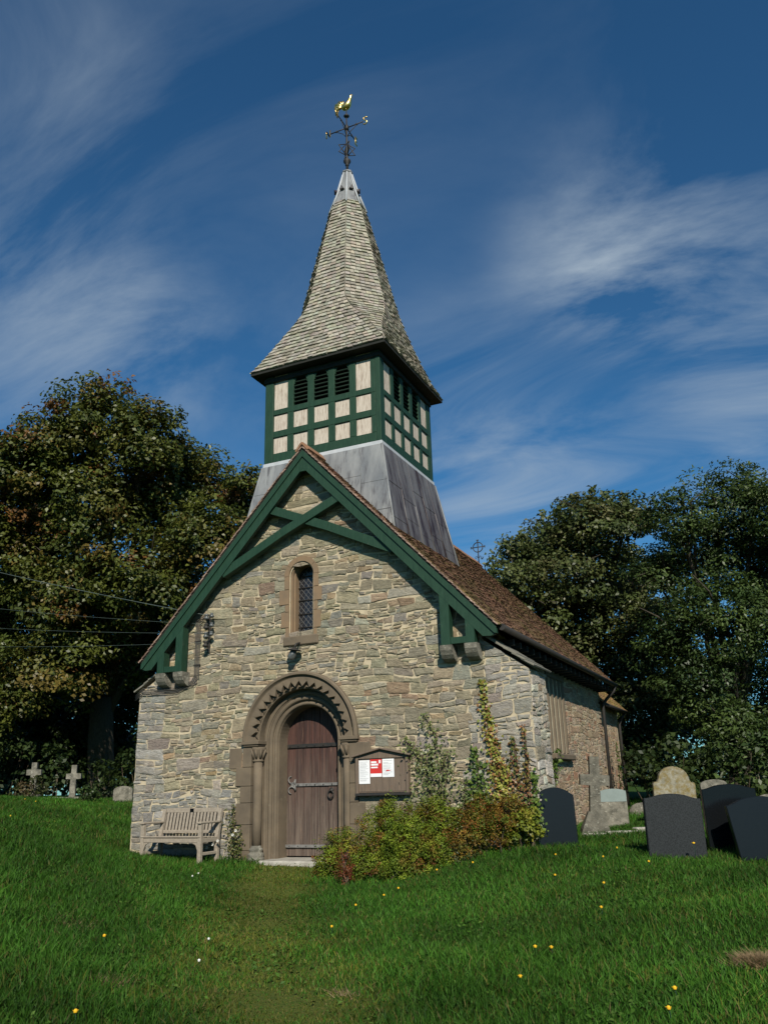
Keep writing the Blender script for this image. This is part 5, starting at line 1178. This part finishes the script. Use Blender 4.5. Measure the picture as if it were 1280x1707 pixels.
# broad-leaved weeds lying in the turf
nw_ = 26000; dep = 4.8 + 15 * rng_.uniform(0, 1, nw_) ** 1.2; lat = (rng_.uniform(-90, 1370, nw_) - 640) / FPX * dep * 1.06; hl = math.hypot(CF.x, CF.y)
wx = CAM.x + CF.x / hl * dep + CR.x * lat; wy = CAM.y + CF.y / hl * dep + CR.y * lat; ok = (patchy(wx * 1.7 + 2, wy * 1.9) + rng_.normal(0, .15, nw_) > .62) & ~((np.abs(wx - .06) < 4.1) & (wy > -.3)); wx, wy = wx[ok], wy[ok]
V, Q, K = leaves(np.stack([wx, wy, gz(wx, wy) + rng_.uniform(.012, .05, len(wx))], 1), np.tile([[0, -.25, 1.]], (len(wx), 1)), np.full(len(wx), .042), .5, .35, pick([((.055, .125, .018), 10), ((.08, .15, .03), 6), ((.04, .09, .016), 6)], len(wx), rng_), rng=rng_)
tag(npmesh('weeds', V, quads=Q, cols=K, mat='grass'), 'patches of low broad leaved weeds scattered through the turf', 'weeds', kind='stuff')

# ------------------------------------------------------------------ small flowers and dry tufts
FG = 'dandelions dotted through the grass'
def flower(name, label, u, v, dep, mat, r, h, group):
    p = D(u, v, dep)                             # first guess, then dropped to the turf along the view ray
    k = (D(u, v, 1) - CAM)
    lo, hi = 3.0, 30.0
    t = lo
    while t < hi:
        q = CAM + k * t
        if q.z <= g1(q.x, q.y) + h * .9: break
        t += .05
    q = CAM + k * t; z0 = g1(q.x, q.y)
    f = thing(name, label, 'flower', (q.x, q.y, z0), group)
    MB().tube([(q.x, q.y, z0 - .01), (q.x + .006, q.y, z0 + h * .6), (q.x, q.y, z0 + h)], .003, 4).build('stalk', 'green', f)
    m = MB()
    for k2 in range(9):
        a = k2 * 2 * math.pi / 9; m.add([(q.x, q.y, z0 + h + .004), (q.x + r * math.cos(a - .25), q.y + r * math.sin(a - .25), z0 + h + .012), (q.x + 1.1 * r * math.cos(a), q.y + 1.1 * r * math.sin(a), z0 + h + .014), (q.x + r * math.cos(a + .25), q.y + r * math.sin(a + .25), z0 + h + .012)], [(0, 1, 2, 3)])
    m.lathe([(r * .75, 0), (r * .8, .010), (r * .4, .02)], (q.x, q.y, z0 + h), 8); m.build('flower_head', mat, f)
for (u, v) in ((728, 1452), (664, 1483), (640, 1496), (788, 1440), (1002, 1516), (1125, 1656), (1115, 1690), (1028, 1415), (1005, 1431), (926, 1427), (919, 1585), (892, 1583), (174, 1565), (126, 1692), (593, 1512), (553, 1549), (60, 1337), (18, 1362), (42, 1333), (867, 1632), (1006, 1474), (925, 1462), (1098, 1418), (1081, 1438)):
    flower('dandelion', 'small yellow dandelion flower in the churchyard grass', u, v, 9, 'yellow', .017, .07, FG)
for (u, v) in ((1140, 1404), (1156, 1410)): flower('tall_dandelion', 'yellow flower on a tall stalk before the charcoal headstone', u, v, 10, 'yellow', .024, .22, 'tall yellow flowers')
for (u, v) in ((321, 1462), (331, 1458), (348, 1570), (332, 1604)): flower('daisy', 'small white daisy in grass between bench and path', u, v, 9, 'petal', .014, .04, 'white daisies by the path')
def tuft(label, u, v, n, spread, h, seed):
    k = (D(u, v, 1) - CAM); t = 3.
    while (CAM + k * t).z > g1((CAM + k * t).x, (CAM + k * t).y) + .03: t += .05
    q = CAM + k * t; rng = np.random.default_rng(seed); n_ = n
    x = q.x + rng.normal(0, spread, n_); y = q.y + rng.normal(0, spread * .7, n_); z = gz(x, y); a = rng.uniform(0, 6.28, n_); hh = h * rng.uniform(.4, 1.2, n_); ld = rng.uniform(0, 6.28, n_); le = hh * rng.uniform(.8, 2.2, n_)
    w = .004; B = np.stack([x, y, z], 1); o = np.zeros(n_)
    V = np.stack([B + np.stack([-np.cos(a) * w, -np.sin(a) * w, o], 1), B + np.stack([np.cos(a) * w, np.sin(a) * w, o], 1), B + np.stack([np.cos(ld) * le, np.sin(ld) * le, hh], 1)], 1).reshape(-1, 3)
    o_ = npmesh('dry_grass_tuft', V, tris=np.arange(3 * n_).reshape(-1, 3), cols=np.repeat(pick([((.26, .19, .11), 10), ((.18, .13, .08), 8), ((.32, .25, .16), 4)], n_), 3, 0), mat='grass')
    tag(o_, label, 'dry grass', 'dry grass tufts')
tuft('straw coloured tuft of dead grass at the right picture edge', 1262, 1604, 1800, .065, .07, 1)
tuft('brown tuft of dead grass low on the left bank', 182, 1636, 300, .07, .06, 2)
tuft('faint dry grass tuft on the right side of the path', 575, 1655, 120, .07, .05, 3)
tuft('long dry grass streak higher up the left bank', 120, 1535, 160, .16, .05, 4)
